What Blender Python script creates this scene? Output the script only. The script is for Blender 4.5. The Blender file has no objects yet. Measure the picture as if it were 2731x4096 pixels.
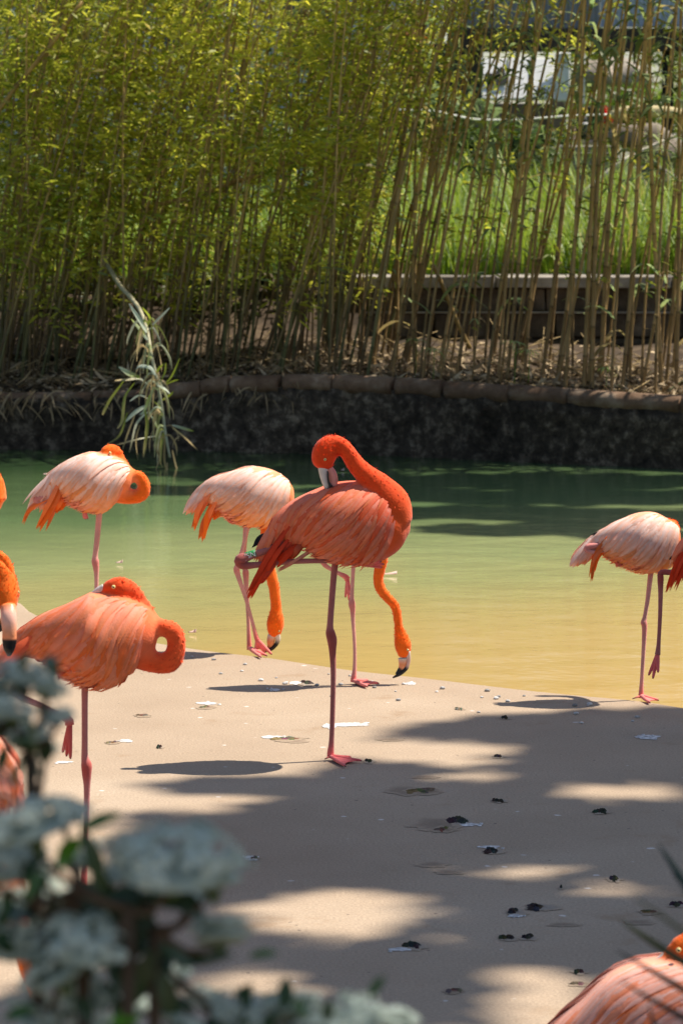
import bpy, bmesh, math, random
import numpy as np
from mathutils import Vector, Matrix, noise

random.seed(7); np.random.seed(7)
SC = bpy.context.scene
COL = SC.collection
R = math.radians

# ------------------------------------------------------------------ camera
FPX, CXP, CYP, HC = 13950.0, 1365.5, 2048.0, 1.57
PITCH = math.atan(1448.0 / FPX)
cam_d = bpy.data.cameras.new('camera')
cam = bpy.data.objects.new('camera', cam_d); COL.objects.link(cam)
cam.location = (0, 0, HC)
cam.rotation_euler = (math.pi / 2 - PITCH, 0, 0)
cam_d.sensor_fit = 'VERTICAL'; cam_d.sensor_height = 22.3; cam_d.sensor_width = 22.3 * 2 / 3
cam_d.lens = FPX / 4096 * 22.3
cam_d.clip_start = 0.05; cam_d.clip_end = 1500
cam_d.dof.use_dof = True; cam_d.dof.focus_distance = 8.95; cam_d.dof.aperture_fstop = 7.4
SC.camera = cam

# ------------------------------------------------------------------ world, sun, exposure
TOSUN = Vector((0.475, 0.150, 0.866)).normalized()
w = bpy.data.worlds.new('World'); SC.world = w; w.use_nodes = True
nt = w.node_tree
bg = nt.nodes['Background']
sky = nt.nodes.new('ShaderNodeTexSky'); sky.sky_type = 'NISHITA'; sky.sun_disc = False
sky.sun_elevation = math.asin(TOSUN.z); sky.sun_rotation = math.atan2(TOSUN.x, TOSUN.y)
sky.air_density = 1.0; sky.dust_density = 1.0
nt.links.new(sky.outputs[0], bg.inputs[0]); bg.inputs[1].default_value = 0.085
sd = bpy.data.lights.new('sun', 'SUN'); sd.energy = 5.0; sd.angle = R(0.53); sd.color = (1.0, 0.93, 0.82)
sun = bpy.data.objects.new('sun', sd); COL.objects.link(sun)
sun.rotation_euler = TOSUN.to_track_quat('Z', 'Y').to_euler(); sun.location = (6, 3, 12)
SC.view_settings.view_transform = 'Standard'; SC.view_settings.look = 'None'
SC.view_settings.exposure = 0.72; SC.view_settings.gamma = 1.0
SC.view_settings.use_curve_mapping = False
SC.render.engine = 'CYCLES'
SC.cycles.use_denoising = True
SC.cycles.max_bounces = 8; SC.cycles.transparent_max_bounces = 8
SC.cycles.sample_clamp_indirect = 6.0

# ------------------------------------------------------------------ helpers
FW = Vector((0, math.cos(PITCH), -math.sin(PITCH))); UP = Vector((0, math.sin(PITCH), math.cos(PITCH)))
CAMP = Vector((0, 0, HC))
def ray(px, py):
    return FW * FPX + Vector((px - CXP, 0, 0)) + UP * (CYP - py)
def W(px, py, Y):
    d = ray(px, py); return CAMP + d * (Y / d.y)
def G(px, py, z=0.0):
    d = ray(px, py); return CAMP + d * ((z - HC) / d.z)
def lerp(a, b, t): return a + (b - a) * t
def mixc(a, b, t): return tuple(a[i] + (b[i] - a[i]) * t for i in range(3))
def sstep(a, b, x):
    t = min(1, max(0, (x - a) / (b - a))); return t * t * (3 - 2 * t)

class MB:
    def __init__(s): s.v = []; s.f = []; s.c = []
    def add(s, verts, faces, cols):
        o = len(s.v); s.v.extend(tuple(p) for p in verts)
        s.f.extend(tuple(i + o for i in f) for f in faces)
        if isinstance(cols, tuple): s.c.extend([cols] * len(verts))
        else: s.c.extend(cols)
    def mesh(s, name, smooth=True):
        me = bpy.data.meshes.new(name)
        me.from_pydata(s.v, [], s.f)
        if s.v:
            a = me.color_attributes.new('Col', 'FLOAT_COLOR', 'POINT')
            arr = np.ones((len(s.v), 4), dtype=np.float32); arr[:, :3] = np.array(s.c, dtype=np.float32)
            a.data.foreach_set('color', arr.ravel())
        if smooth: me.polygons.foreach_set('use_smooth', [True] * len(me.polygons))
        me.update(); return me
    def obj(s, name, mat, parent=None, smooth=True):
        return link(name, s.mesh(name, smooth), mat, parent)

def link(name, me, mat=None, parent=None):
    o = bpy.data.objects.new(name, me); COL.objects.link(o)
    if mat is not None and not me.materials: me.materials.append(mat)
    if parent is not None: adopt(o, parent)
    return o
def adopt(o, parent):
    o.parent = parent
    bpy_m = parent_matrix(parent)
    o.matrix_parent_inverse = bpy_m.inverted()
def parent_matrix(p):
    m = Matrix.LocRotScale(p.location, p.rotation_euler, p.scale)
    if p.parent: m = parent_matrix(p.parent) @ p.matrix_parent_inverse @ m
    return m
def empty(name, loc):
    o = bpy.data.objects.new(name, None); COL.objects.link(o); o.location = loc
    o.empty_display_size = 0.05; return o
def tag(o, label=None, cat=None, group=None, kind=None):
    if label: o['label'] = label
    if cat: o['category'] = cat
    if group: o['group'] = group
    if kind: o['kind'] = kind
    return o

def crom(pts, res):
    """Catmull-Rom through tuples of floats."""
    P = [np.array(p, dtype=float) for p in pts]
    P = [2 * P[0] - P[1]] + P + [2 * P[-1] - P[-2]]
    out = []
    for i in range(1, len(P) - 2):
        for k in range(res):
            t = k / res
            a, b, c, d = P[i - 1], P[i], P[i + 1], P[i + 2]
            out.append(0.5 * ((2 * b) + (c - a) * t + (2 * a - 5 * b + 4 * c - d) * t * t + (3 * b - a - 3 * c + d) * t ** 3))
    out.append(P[-2]); return out

def loft(mb, pts, L=Vector((0, 1, 0)), nring=14, res=5, caps=True):
    """pts: (x,y,z, r_other, r_L, cr,cg,cb)."""
    S = crom(pts, res); n = len(S); V = []; C = []; F = []
    for i, s in enumerate(S):
        p = Vector(s[:3])
        t = Vector(S[min(i + 1, n - 1)][:3]) - Vector(S[max(i - 1, 0)][:3])
        if t.length < 1e-9: t = Vector((1, 0, 0))
        t.normalize()
        l = (L - t * L.dot(t))
        if l.length < 1e-4: l = t.orthogonal()
        l.normalize(); nn = t.cross(l).normalized()
        ra, rb = max(s[3], 1e-4), max(s[4], 1e-4)
        for k in range(nring):
            a = 2 * math.pi * k / nring
            V.append(p + nn * (math.cos(a) * ra) + l * (math.sin(a) * rb)); C.append(tuple(s[5:8]))
    for i in range(n - 1):
        for k in range(nring):
            k2 = (k + 1) % nring
            F.append((i * nring + k, i * nring + k2, (i + 1) * nring + k2, (i + 1) * nring + k))
    if caps:
        F.append(tuple(range(nring))[::-1]); F.append(tuple((n - 1) * nring + k for k in range(nring)))
    mb.add(V, F, C)

def box(mb, lo, hi, col, jit=0.0):
    x0, y0, z0 = lo; x1, y1, z1 = hi
    v = [Vector(p) for p in ((x0, y0, z0), (x1, y0, z0), (x1, y1, z0), (x0, y1, z0), (x0, y0, z1), (x1, y0, z1), (x1, y1, z1), (x0, y1, z1))]
    if jit: v = [p + Vector((random.uniform(-jit, jit), random.uniform(-jit, jit), random.uniform(-jit, jit))) for p in v]
    mb.add(v, [(0, 3, 2, 1), (4, 5, 6, 7), (0, 1, 5, 4), (1, 2, 6, 5), (2, 3, 7, 6), (3, 0, 4, 7)], col)

def bevel(o, wd=0.01, seg=2):
    m = o.modifiers.new('bevel', 'BEVEL'); m.width = wd; m.segments = seg; m.limit_method = 'ANGLE'
    return o

# ------------------------------------------------------------------ materials
def newmat(name):
    m = bpy.data.materials.new(name); m.use_nodes = True
    t = m.node_tree; b = t.nodes['Principled BSDF']; return m, t, b
def N(t, typ, **kw):
    n = t.nodes.new(typ)
    for k, v in kw.items():
        if k.startswith('i_'):
            key = k[2:]; n.inputs[int(key) if key.isdigit() else key.replace('_', ' ')].default_value = v
        else: setattr(n, k, v)
    return n
def ramp(t, stops):
    r = t.nodes.new('ShaderNodeValToRGB'); e = r.color_ramp.elements
    while len(e) < len(stops): e.new(0.5)
    for i, (p, c) in enumerate(stops):
        e[i].position = p; e[i].color = (c[0], c[1], c[2], 1) if not isinstance(c, (int, float)) else (c, c, c, 1)
    return r
def mix(t, typ='MIX', fac=0.5):
    n = t.nodes.new('ShaderNodeMix'); n.data_type = 'RGBA'; n.blend_type = typ; n.inputs[0].default_value = fac
    return n   # A=6 B=7 out=2

def mat_attr(name, rough=0.7, noise_scale=60, var=0.35, bump=0.2, bump_scale=200, transl=0.0, spec=0.3, sheen=0.0, stretch=None, objrand=0.0):
    m, t, b = newmat(name)
    at = N(t, 'ShaderNodeAttribute', attribute_name='Col')
    tc = N(t, 'ShaderNodeTexCoord'); mp = N(t, 'ShaderNodeMapping')
    if stretch: mp.inputs['Scale'].default_value = stretch
    t.links.new(tc.outputs['Object'], mp.inputs[0])
    nz = N(t, 'ShaderNodeTexNoise', i_Scale=noise_scale, i_Detail=4.0); t.links.new(mp.outputs[0], nz.inputs[0])
    rp = ramp(t, [(0.25, 1 - var), (0.75, 1 + var * 0.45)]); t.links.new(nz.outputs[0], rp.inputs[0])
    mx = mix(t, 'MULTIPLY', 1.0); t.links.new(at.outputs['Color'], mx.inputs[6]); t.links.new(rp.outputs[0], mx.inputs[7])
    out = mx.outputs[2]
    if objrand:
        oi = N(t, 'ShaderNodeObjectInfo'); hr = ramp(t, [(0, 1 - objrand), (1, 1 + objrand * .6)]); t.links.new(oi.outputs['Random'], hr.inputs[0])
        m2 = mix(t, 'MULTIPLY', 1.0); t.links.new(out, m2.inputs[6]); t.links.new(hr.outputs[0], m2.inputs[7]); out = m2.outputs[2]
    t.links.new(out, b.inputs['Base Color'])
    b.inputs['Roughness'].default_value = rough; b.inputs['Specular IOR Level'].default_value = spec
    if sheen: b.inputs['Sheen Weight'].default_value = sheen
    if bump:
        nb = N(t, 'ShaderNodeTexNoise', i_Scale=bump_scale, i_Detail=3.0); t.links.new(mp.outputs[0], nb.inputs[0])
        bp = N(t, 'ShaderNodeBump', i_Strength=bump, i_Distance=0.004); t.links.new(nb.outputs[0], bp.inputs['Height']); t.links.new(bp.outputs[0], b.inputs['Normal'])
    if transl:
        tr = N(t, 'ShaderNodeBsdfTranslucent'); t.links.new(out, tr.inputs[0])
        ms = N(t, 'ShaderNodeMixShader'); ms.inputs[0].default_value = transl
        t.links.new(b.outputs[0], ms.inputs[1]); t.links.new(tr.outputs[0], ms.inputs[2])
        t.links.new(ms.outputs[0], t.nodes['Material Output'].inputs[0])
    return m

M_PLUME = mat_attr('plumage', 0.8, 35, 0.18, 0.28, 170, transl=0.0, spec=0.15, sheen=0.15)
M_FEATH = mat_attr('feather', 0.65, 45, 0.12, 0.15, 300, transl=0.22, spec=0.2)
M_BEAK = mat_attr('beak_horn', 0.38, 60, 0.15, 0.1, 200, spec=0.4)
M_EYE = mat_attr('eye', 0.12, 20, 0.05, 0.0, spec=0.6)
M_CANE = mat_attr('cane', 0.55, 18, 0.4, 0.15, 90, spec=0.3, stretch=(3, 3, .6), objrand=0.3)
M_LEAF = mat_attr('leaf', 0.5, 8, 0.3, 0.0, transl=0.6, spec=0.35, objrand=0.25)
M_GRASS = mat_attr('grass_blade', 0.5, 3, 0.3, 0.0, transl=0.4, spec=0.3)
M_DRY = mat_attr('dry_leaf', 0.8, 10, 0.4, 0.2, 60, transl=0.15, spec=0.15)
M_SHRUB = mat_attr('shrub_leaf', 0.4, 30, 0.3, 0.0, transl=0.18, spec=0.4)
M_PETAL = mat_attr('petal', 0.6, 120, 0.15, 0.0, transl=0.3, spec=0.2)
M_BARK = mat_attr('bark', 0.85, 25, 0.5, 0.6, 60, spec=0.15, stretch=(1, 1, .3))
M_STONE = mat_attr('rough_stone', 0.9, 12, 0.5, 0.8, 40, spec=0.2)
M_PAINT = mat_attr('painted_board', 0.6, 5, 0.15, 0.1, 40, spec=0.3)
M_DROP = mat_attr('dropping', 0.9, 70, 0.6, 0.6, 120, spec=0.15)

M_STAIN = mat_attr('damp_stain', 0.85, 160, 0.2, 0.3, 160, spec=0.2)
def mat_slab():
    m, t, b = newmat('concrete')
    tc = N(t, 'ShaderNodeTexCoord')
    n1 = N(t, 'ShaderNodeTexNoise', i_Scale=1.1, i_Detail=6.0, i_Roughness=0.6); t.links.new(tc.outputs['Object'], n1.inputs[0])
    r1 = ramp(t, [(0.3, (0.32, 0.235, 0.160)), (0.55, (0.38, 0.286, 0.20)), (0.75, (0.435, 0.338, 0.245))]); t.links.new(n1.outputs[0], r1.inputs[0])
    n2 = N(t, 'ShaderNodeTexNoise', i_Scale=160, i_Detail=3.0); t.links.new(tc.outputs['Object'], n2.inputs[0])
    r2 = ramp(t, [(0.3, 0.78), (0.7, 1.12)]); t.links.new(n2.outputs[0], r2.inputs[0])
    mx = mix(t, 'MULTIPLY', 1.0); t.links.new(r1.outputs[0], mx.inputs[6]); t.links.new(r2.outputs[0], mx.inputs[7])
    # brown stains
    n3 = N(t, 'ShaderNodeTexNoise', i_Scale=4.5, i_Detail=5.0, i_Roughness=0.65); t.links.new(tc.outputs['Object'], n3.inputs[0])
    r3 = ramp(t, [(0.60, 0.0), (0.70, 0.55)]); t.links.new(n3.outputs[0], r3.inputs[0])
    m3 = mix(t, 'MIX'); t.links.new(r3.outputs[0], m3.inputs[0]); t.links.new(mx.outputs[2], m3.inputs[6]); m3.inputs[7].default_value = (0.27, 0.175, 0.10, 1)
    # scattered pale flecks
    vo = N(t, 'ShaderNodeTexVoronoi', i_Scale=9.0); vo.feature = 'F1'; t.links.new(tc.outputs['Object'], vo.inputs[0])
    n4 = N(t, 'ShaderNodeTexNoise', i_Scale=40, i_Detail=2.0); t.links.new(tc.outputs['Object'], n4.inputs[0])
    ad = N(t, 'ShaderNodeMath', operation='MULTIPLY_ADD'); ad.inputs[1].default_value = 0.25; t.links.new(n4.outputs[0], ad.inputs[0]); t.links.new(vo.outputs['Distance'], ad.inputs[2])
    r4 = ramp(t, [(0.155, 0.75), (0.20, 0.0)]); t.links.new(ad.outputs[0], r4.inputs[0])
    m4 = mix(t, 'MIX'); t.links.new(r4.outputs[0], m4.inputs[0]); t.links.new(m3.outputs[2], m4.inputs[6]); m4.inputs[7].default_value = (0.68, 0.64, 0.60, 1)
    # dark specks
    v5 = N(t, 'ShaderNodeTexVoronoi', i_Scale=17.0); t.links.new(tc.outputs['Object'], v5.inputs[0])
    a5 = N(t, 'ShaderNodeMath', operation='MULTIPLY_ADD'); a5.inputs[1].default_value = 0.2; t.links.new(n4.outputs[0], a5.inputs[0]); t.links.new(v5.outputs['Distance'], a5.inputs[2])
    r5 = ramp(t, [(0.135, 0.8), (0.165, 0.0)]); t.links.new(a5.outputs[0], r5.inputs[0])
    m5 = mix(t, 'MIX'); t.links.new(r5.outputs[0], m5.inputs[0]); t.links.new(m4.outputs[2], m5.inputs[6]); m5.inputs[7].default_value = (0.09, 0.07, 0.055, 1)
    t.links.new(m5.outputs[2], b.inputs['Base Color']); b.inputs['Roughness'].default_value = 0.85; b.inputs['Specular IOR Level'].default_value = 0.25
    bp = N(t, 'ShaderNodeBump', i_Strength=0.35, i_Distance=0.004); t.links.new(n2.outputs[0], bp.inputs['Height']); t.links.new(bp.outputs[0], b.inputs['Normal'])
    return m

def mat_water():
    m, t, b = newmat('pond_water')
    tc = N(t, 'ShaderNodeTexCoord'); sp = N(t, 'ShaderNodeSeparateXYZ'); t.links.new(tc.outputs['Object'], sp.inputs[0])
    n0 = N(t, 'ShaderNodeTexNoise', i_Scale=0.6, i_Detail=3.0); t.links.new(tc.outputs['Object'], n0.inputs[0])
    # silt tint: sandy by the slab, greener further out; wall's dark reflection painted in
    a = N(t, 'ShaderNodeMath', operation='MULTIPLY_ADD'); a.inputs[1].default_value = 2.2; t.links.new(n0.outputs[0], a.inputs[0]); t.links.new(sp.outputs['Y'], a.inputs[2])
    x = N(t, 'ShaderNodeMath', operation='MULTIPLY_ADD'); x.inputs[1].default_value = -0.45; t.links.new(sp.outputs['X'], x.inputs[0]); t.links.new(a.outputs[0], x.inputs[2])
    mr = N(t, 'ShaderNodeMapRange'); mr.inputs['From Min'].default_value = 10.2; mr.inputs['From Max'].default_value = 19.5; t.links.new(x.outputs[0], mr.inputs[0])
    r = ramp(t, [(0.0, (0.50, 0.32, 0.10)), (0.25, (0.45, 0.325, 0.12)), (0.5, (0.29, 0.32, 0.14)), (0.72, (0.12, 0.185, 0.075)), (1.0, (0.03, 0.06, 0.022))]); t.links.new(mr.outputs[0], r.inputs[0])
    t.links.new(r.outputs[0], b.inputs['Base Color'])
    b.inputs['Roughness'].default_value = 0.10; b.inputs['IOR'].default_value = 1.33; b.inputs['Specular IOR Level'].default_value = 0.5
    mp = N(t, 'ShaderNodeMapping'); mp.inputs['Scale'].default_value = (1.0, 1.25, 1); t.links.new(tc.outputs['Object'], mp.inputs[0])
    n1 = N(t, 'ShaderNodeTexNoise', i_Scale=2.6, i_Detail=4.0, i_Roughness=0.55); t.links.new(mp.outputs[0], n1.inputs[0])
    n2 = N(t, 'ShaderNodeTexNoise', i_Scale=22, i_Detail=2.0); t.links.new(mp.outputs[0], n2.inputs[0])
    ad = N(t, 'ShaderNodeMath', operation='MULTIPLY_ADD'); ad.inputs[1].default_value = 0.10; t.links.new(n2.outputs[0], ad.inputs[0]); t.links.new(n1.outputs[0], ad.inputs[2])
    bp = N(t, 'ShaderNodeBump', i_Strength=0.2, i_Distance=0.03); t.links.new(ad.outputs[0], bp.inputs['Height']); t.links.new(bp.outputs[0], b.inputs['Normal'])
    return m

def mat_noise(name, c0, c1, c2, scale, rough=0.9, bump=0.6, dist=0.02):
    m, t, b = newmat(name)
    tc = N(t, 'ShaderNodeTexCoord')
    n1 = N(t, 'ShaderNodeTexNoise', i_Scale=scale, i_Detail=7.0, i_Roughness=0.68); t.links.new(tc.outputs['Object'], n1.inputs[0])
    r1 = ramp(t, [(0.32, c0), (0.52, c1), (0.72, c2)]); t.links.new(n1.outputs[0], r1.inputs[0])
    nl = N(t, 'ShaderNodeTexNoise', i_Scale=1.7, i_Detail=4.0); t.links.new(tc.outputs['Object'], nl.inputs[0])
    rl = ramp(t, [(0.3, 0.55), (0.7, 1.35)]); t.links.new(nl.outputs[0], rl.inputs[0])
    ml = mix(t, 'MULTIPLY', 1.0); t.links.new(r1.outputs[0], ml.inputs[6]); t.links.new(rl.outputs[0], ml.inputs[7])
    t.links.new(ml.outputs[2], b.inputs['Base Color']); b.inputs['Roughness'].default_value = rough; b.inputs['Specular IOR Level'].default_value = 0.2
    bp = N(t, 'ShaderNodeBump', i_Strength=bump, i_Distance=dist); t.links.new(n1.outputs[0], bp.inputs['Height']); t.links.new(bp.outputs[0], b.inputs['Normal'])
    return m
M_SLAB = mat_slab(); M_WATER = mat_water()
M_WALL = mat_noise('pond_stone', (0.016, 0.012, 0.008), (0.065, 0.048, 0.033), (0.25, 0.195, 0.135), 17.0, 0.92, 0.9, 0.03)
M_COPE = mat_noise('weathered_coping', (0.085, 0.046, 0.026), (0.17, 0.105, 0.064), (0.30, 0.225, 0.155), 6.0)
M_SOIL = mat_noise('soil', (0.03, 0.02, 0.012), (0.065, 0.044, 0.027), (0.14, 0.10, 0.06), 7.0)
M_GROUND = mat_noise('turf', (0.03, 0.05, 0.012), (0.06, 0.09, 0.02), (0.10, 0.10, 0.04), 3.0)
M_TERR = mat_noise('terrace_stone', (0.045, 0.034, 0.024), (0.10, 0.077, 0.055), (0.20, 0.16, 0.12), 6.0)
M_CAP = mat_noise('terrace_cap', (0.17, 0.15, 0.125), (0.27, 0.24, 0.205), (0.38, 0.345, 0.30), 8.0)

# ================================================================== SETTING
WATER_Z = -0.04
def structure(o): o['kind'] = 'structure'; return o

# ground sheet (pond floor and land to the horizon)
mb = MB(); box(mb, (-400, -400, -0.9), (400, 600, -0.6), (0.06, 0.07, 0.03))
structure(mb.obj('ground', M_GROUND, smooth=False))
# slab with its curving pond edge
EDGE = [(-1500, 2250), (-600, 2335), (-200, 2372), (60, 2402), (150, 2458), (400, 2528), (780, 2594), (1070, 2629), (1250, 2656), (1430, 2682), (1700, 2711), (2150, 2764), (2562, 2803), (2731, 2829), (3200, 2890), (3800, 2960)]
ep = [G(x, y) for x, y in EDGE]
eps = [Vector(p) for p in crom([tuple(p) for p in ep], 4)]
poly = [Vector((-9, -6, 0)), Vector((9, -6, 0)), Vector((9, eps[-1].y - 1.0, 0))] + eps[::-1] + [Vector((-9, eps[0].y + 1.5, 0))]
bm = bmesh.new(); vs = [bm.verts.new(p) for p in poly]; f = bm.faces.new(vs)
r = bmesh.ops.extrude_face_region(bm, geom=[f]); bmesh.ops.translate(bm, verts=[v for v in r['geom'] if isinstance(v, bmesh.types.BMVert)], vec=(0, 0, -0.65))
bmesh.ops.recalc_face_normals(bm, faces=bm.faces)
me = bpy.data.meshes.new('slab'); bm.to_mesh(me); bm.free()
slab = structure(link('concrete_slab', me, M_SLAB)); bevel(slab, 0.012, 3)
# planting bed under the front shrub
mb = MB(); box(mb, (-3, 1.0, -0.05), (3, 3.2, 0.06), (0.1, 0.08, 0.05), 0.03)
structure(mb.obj('planting_bed', M_SOIL, smooth=False))
# water
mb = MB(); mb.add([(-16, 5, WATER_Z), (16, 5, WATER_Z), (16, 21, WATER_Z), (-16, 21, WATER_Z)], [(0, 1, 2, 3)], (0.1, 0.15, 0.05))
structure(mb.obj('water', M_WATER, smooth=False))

# pond wall line (plan points at the waterline) and wall-top heights
def wl(px, py): return G(px, py, WATER_Z)
WL = [wl(-1500, 1800), wl(0, 1797), wl(700, 1800), wl(1000, 1808), wl(1500, 1822), wl(2000, 1845), wl(2731, 1878), wl(4200, 1945)]
WT = [0.235, 0.235, 0.255, 0.305, 0.31, 0.29, 0.262, 0.25]
S = crom([(p.x, p.y, WATER_Z, h) for p, h in zip(WL, WT)], 26)
mb = MB(); nz_ = 12; V = []; F = []
for i, s in enumerate(S):
    for k in range(nz_ + 1):
        zz = lerp(-0.6, s[3], k / nz_)
        p = Vector((s[0], s[1] - 0.02, zz)); d = noise.noise(p * 9) * 0.028 + noise.noise(p * 27) * 0.014
        V.append(p + Vector((0, d, 0)))
for i in range(len(S) - 1):
    for k in range(nz_):
        F.append((i * (nz_ + 1) + k, (i + 1) * (nz_ + 1) + k, (i + 1) * (nz_ + 1) + k + 1, i * (nz_ + 1) + k + 1))
nb_ = len(V)
for i, s in enumerate(S):
    V.append(Vector((s[0], s[1] + 0.35, s[3]))); V.append(Vector((s[0], s[1] + 0.35, -0.6)))
for i in range(len(S) - 1):
    F.append((i * (nz_ + 1) + nz_, (i + 1) * (nz_ + 1) + nz_, nb_ + 2 * (i + 1), nb_ + 2 * i))
    F.append((nb_ + 2 * i, nb_ + 2 * (i + 1), nb_ + 2 * (i + 1) + 1, nb_ + 2 * i + 1))
mb.add(V, F, (0.05, 0.045, 0.04))
pw = empty('pond_wall', (S[0][0], S[0][1], 0))
tag(pw, 'low dark rough stone wall holding the far bank above the pond water', 'wall')
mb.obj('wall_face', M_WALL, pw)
# rounded coping pieces
i = 0
while i < len(S) - 2:
    j = min(len(S) - 1, i + random.randint(9, 14))
    seg = S[i:j + 1]; mb = MB(); a = random.uniform(-.006, .006)
    right = seg[0][0] > -1.0
    rr, rh = (0.062, 0.05) if right else (0.045, 0.035)
    loft(mb, [(s[0] + (0.006 if q == 0 else (-0.006 if q == len(seg) - 1 else 0)), s[1] + 0.03 + a, s[3] + (0.02 if right else 0.0) + a, rh, rr, .2, .15, .1) for q, s in enumerate(seg)][::2] if len(seg) > 4 else [(s[0], s[1] + 0.03, s[3], rh, rr, .2, .15, .1) for s in seg], L=Vector((0, 1, 0)), nring=12, res=2)
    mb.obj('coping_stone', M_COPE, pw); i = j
# bank soil behind the wall
mb = MB(); V = []; F = []; nx, ny = 90, 14
for a in range(nx + 1):
    s = S[int(a / nx * (len(S) - 1))]
    for b in range(ny + 1):
        t = b / ny; y = lerp(s[1] + 0.04, 21.3, t); z = s[3] - 0.012 + 0.03 * min(1, t * 8) + 0.20 * t + (noise.noise(Vector((s[0] * 3, y * 3, 0))) * 0.05 if t > 0.05 else 0)
        V.append((s[0], y, z))
for a in range(nx):
    for b in range(ny):
        F.append((a * (ny + 1) + b, (a + 1) * (ny + 1) + b, (a + 1) * (ny + 1) + b + 1, a * (ny + 1) + b + 1))
mb.add(V, F, (0.1, 0.07, 0.05)); structure(mb.obj('bank_soil', M_SOIL))
def bank_z(x, y):
    best = min(S, key=lambda s: abs(s[0] - x)); t = max(0, min(1, (y - best[1]) / (21.3 - best[1])))
    return best[3] - 0.012 + 0.03 * min(1, t * 8) + 0.20 * t
def bank_front(x): return min(S, key=lambda s: abs(s[0] - x))[1]

# terrace behind: retaining wall of blocks, caps, and the grassy ground
TY = 20.6; TZ = W(2200, 1105, TY).z
ter = empty('terrace_wall', (0, TY, 0.3)); tag(ter, 'low stone block retaining wall with pale flat caps behind the reeds', 'wall')
blockm = []
def blk(name, lo, hi, mat, jit=0.006):
    mb = MB(); box(mb, lo, hi, (0.2, 0.17, 0.13), jit); return bevel(mb.obj(name, mat, ter, smooth=False), 0.008, 2)
mb = MB(); box(mb, (0.0, TY + 0.03, 0.0), (9, TY + 0.3, TZ - 0.07), (0.06, 0.05, 0.04)); mb.obj('core', M_SOIL, ter, smooth=False)
x = 0.05
while x < 5.2:
    wd = random.uniform(0.75, 1.1)
    blk('cap_stone', (x + .004, TY - 0.10, TZ - 0.065), (x + wd - .004, TY + 0.34, TZ), M_CAP); x += wd
for row, (z0, z1, dy) in enumerate(((TZ - 0.205, TZ - 0.07, 0.0), (TZ - 0.36, TZ - 0.215, -0.03), (TZ - 0.55, TZ - 0.37, -0.02))):
    x = -0.1 + 0.12 * row
    while x < 5.2:
        wd = random.uniform(0.45, 0.8); blk('block', (x + .006, TY + dy, z0), (x + wd - .006, TY + 0.25, z1), M_TERR); x += wd
    if row == 0:
        x = 0.0
        while x < 5.2:
            wd = random.uniform(0.9, 1.4); blk('ledge_stone', (x + .004, TY - 0.07, TZ - 0.216), (x + wd - .004, TY + 0.2, TZ - 0.206), M_CAP, .002); x += wd
mb = MB(); V = []; F = []; nx, ny = 40, 30
for a in range(nx + 1):
    for b in range(ny + 1):
        x, y = lerp(-30, 30, a / nx), lerp(TY + 0.25, 70, (b / ny) ** 2)
        V.append((x, y, TZ - 0.03 + 0.012 * (y - TY) + (noise.noise(Vector((x * .6, y * .6, 3))) * .05 if b > 2 else 0)))
for a in range(nx):
    for b in range(ny): F.append((a * (ny + 1) + b, (a + 1) * (ny + 1) + b, (a + 1) * (ny + 1) + b + 1, a * (ny + 1) + b + 1))
mb.add(V, F, (0.06, 0.09, 0.02)); structure(mb.obj('terrace_ground', M_GROUND))

mb = MB(); V = []; F = []
for a in range(61):
    x = lerp(-9, 0.12, a / 60)
    for b in range(9):
        t = b / 8; y = lerp(19.9, 21.0, t); V.append((x, y + .1 * noise.noise(Vector((x * 2, t * 3, 1))), lerp(.40, TZ - .02, sstep(0, 1, t)) + .05 * noise.noise(Vector((x * 4, t * 4, 7)))))
for a in range(60):
    for b in range(8): F.append((a * 9 + b, (a + 1) * 9 + b, (a + 1) * 9 + b + 1, a * 9 + b + 1))
mb.add(V, F, (.1, .07, .05)); structure(mb.obj('earth_slope', M_SOIL))
# tall grass on the terrace
def blade(mb, p, h, wd, lean, az, col, tip=None, n=4):
    V = []; C = []; F = []; d = Vector((math.cos(az), math.sin(az), 0)); sd_ = Vector((-d.y, d.x, 0))
    for k in range(n + 1):
        t = k / n; q = p + d * (lean * t * t * h) + Vector((0, 0, h * (t - 0.25 * lean * t * t)))
        ww = wd * (1 - t) ** 0.7 * 0.5 + 0.0004
        V += [q - sd_ * ww, q + sd_ * ww]; c = mixc(col, tip or col, t); C += [c, c]
    for k in range(n): F.append((2 * k, 2 * k + 1, 2 * k + 3, 2 * k + 2))
    mb.add(V, F, C)
mb = MB()
for _ in range(17000):
    x = random.uniform(-2.6, 4.2) if random.random() < .5 else random.uniform(0.1, 4.2); y = TY + 0.32 + 7.5 * random.random() ** 1.7
    z = TZ - 0.03 + 0.012 * (y - TY)
    g = random.random(); col = mixc((0.13, 0.26, 0.015), (0.36, 0.50, 0.04), g)
    h = random.uniform(0.22, 0.62) * (0.75 + 0.5 * noise.noise(Vector((x * 1.3, y * 1.3, 0))))+ 0.05
    h *= 1 + .05 * (y - TY)
    if random.random() < 0.12: h *= 1.6
    if random.random() < .10: col = (0.42, 0.36, 0.10)
    elif random.random() < .12: col = (0.30, 0.42, 0.22)
    blade(mb, Vector((x, y, z)), h, random.uniform(0.008, 0.017), random.uniform(0.1, 0.8), random.uniform(0, 6.28), col, mixc(col, (0.42, 0.42, 0.08), 0.3))
tag(mb.obj('grass', M_GRASS), 'tall lush bright green grass growing on the terrace', 'grass', kind='stuff')

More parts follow.
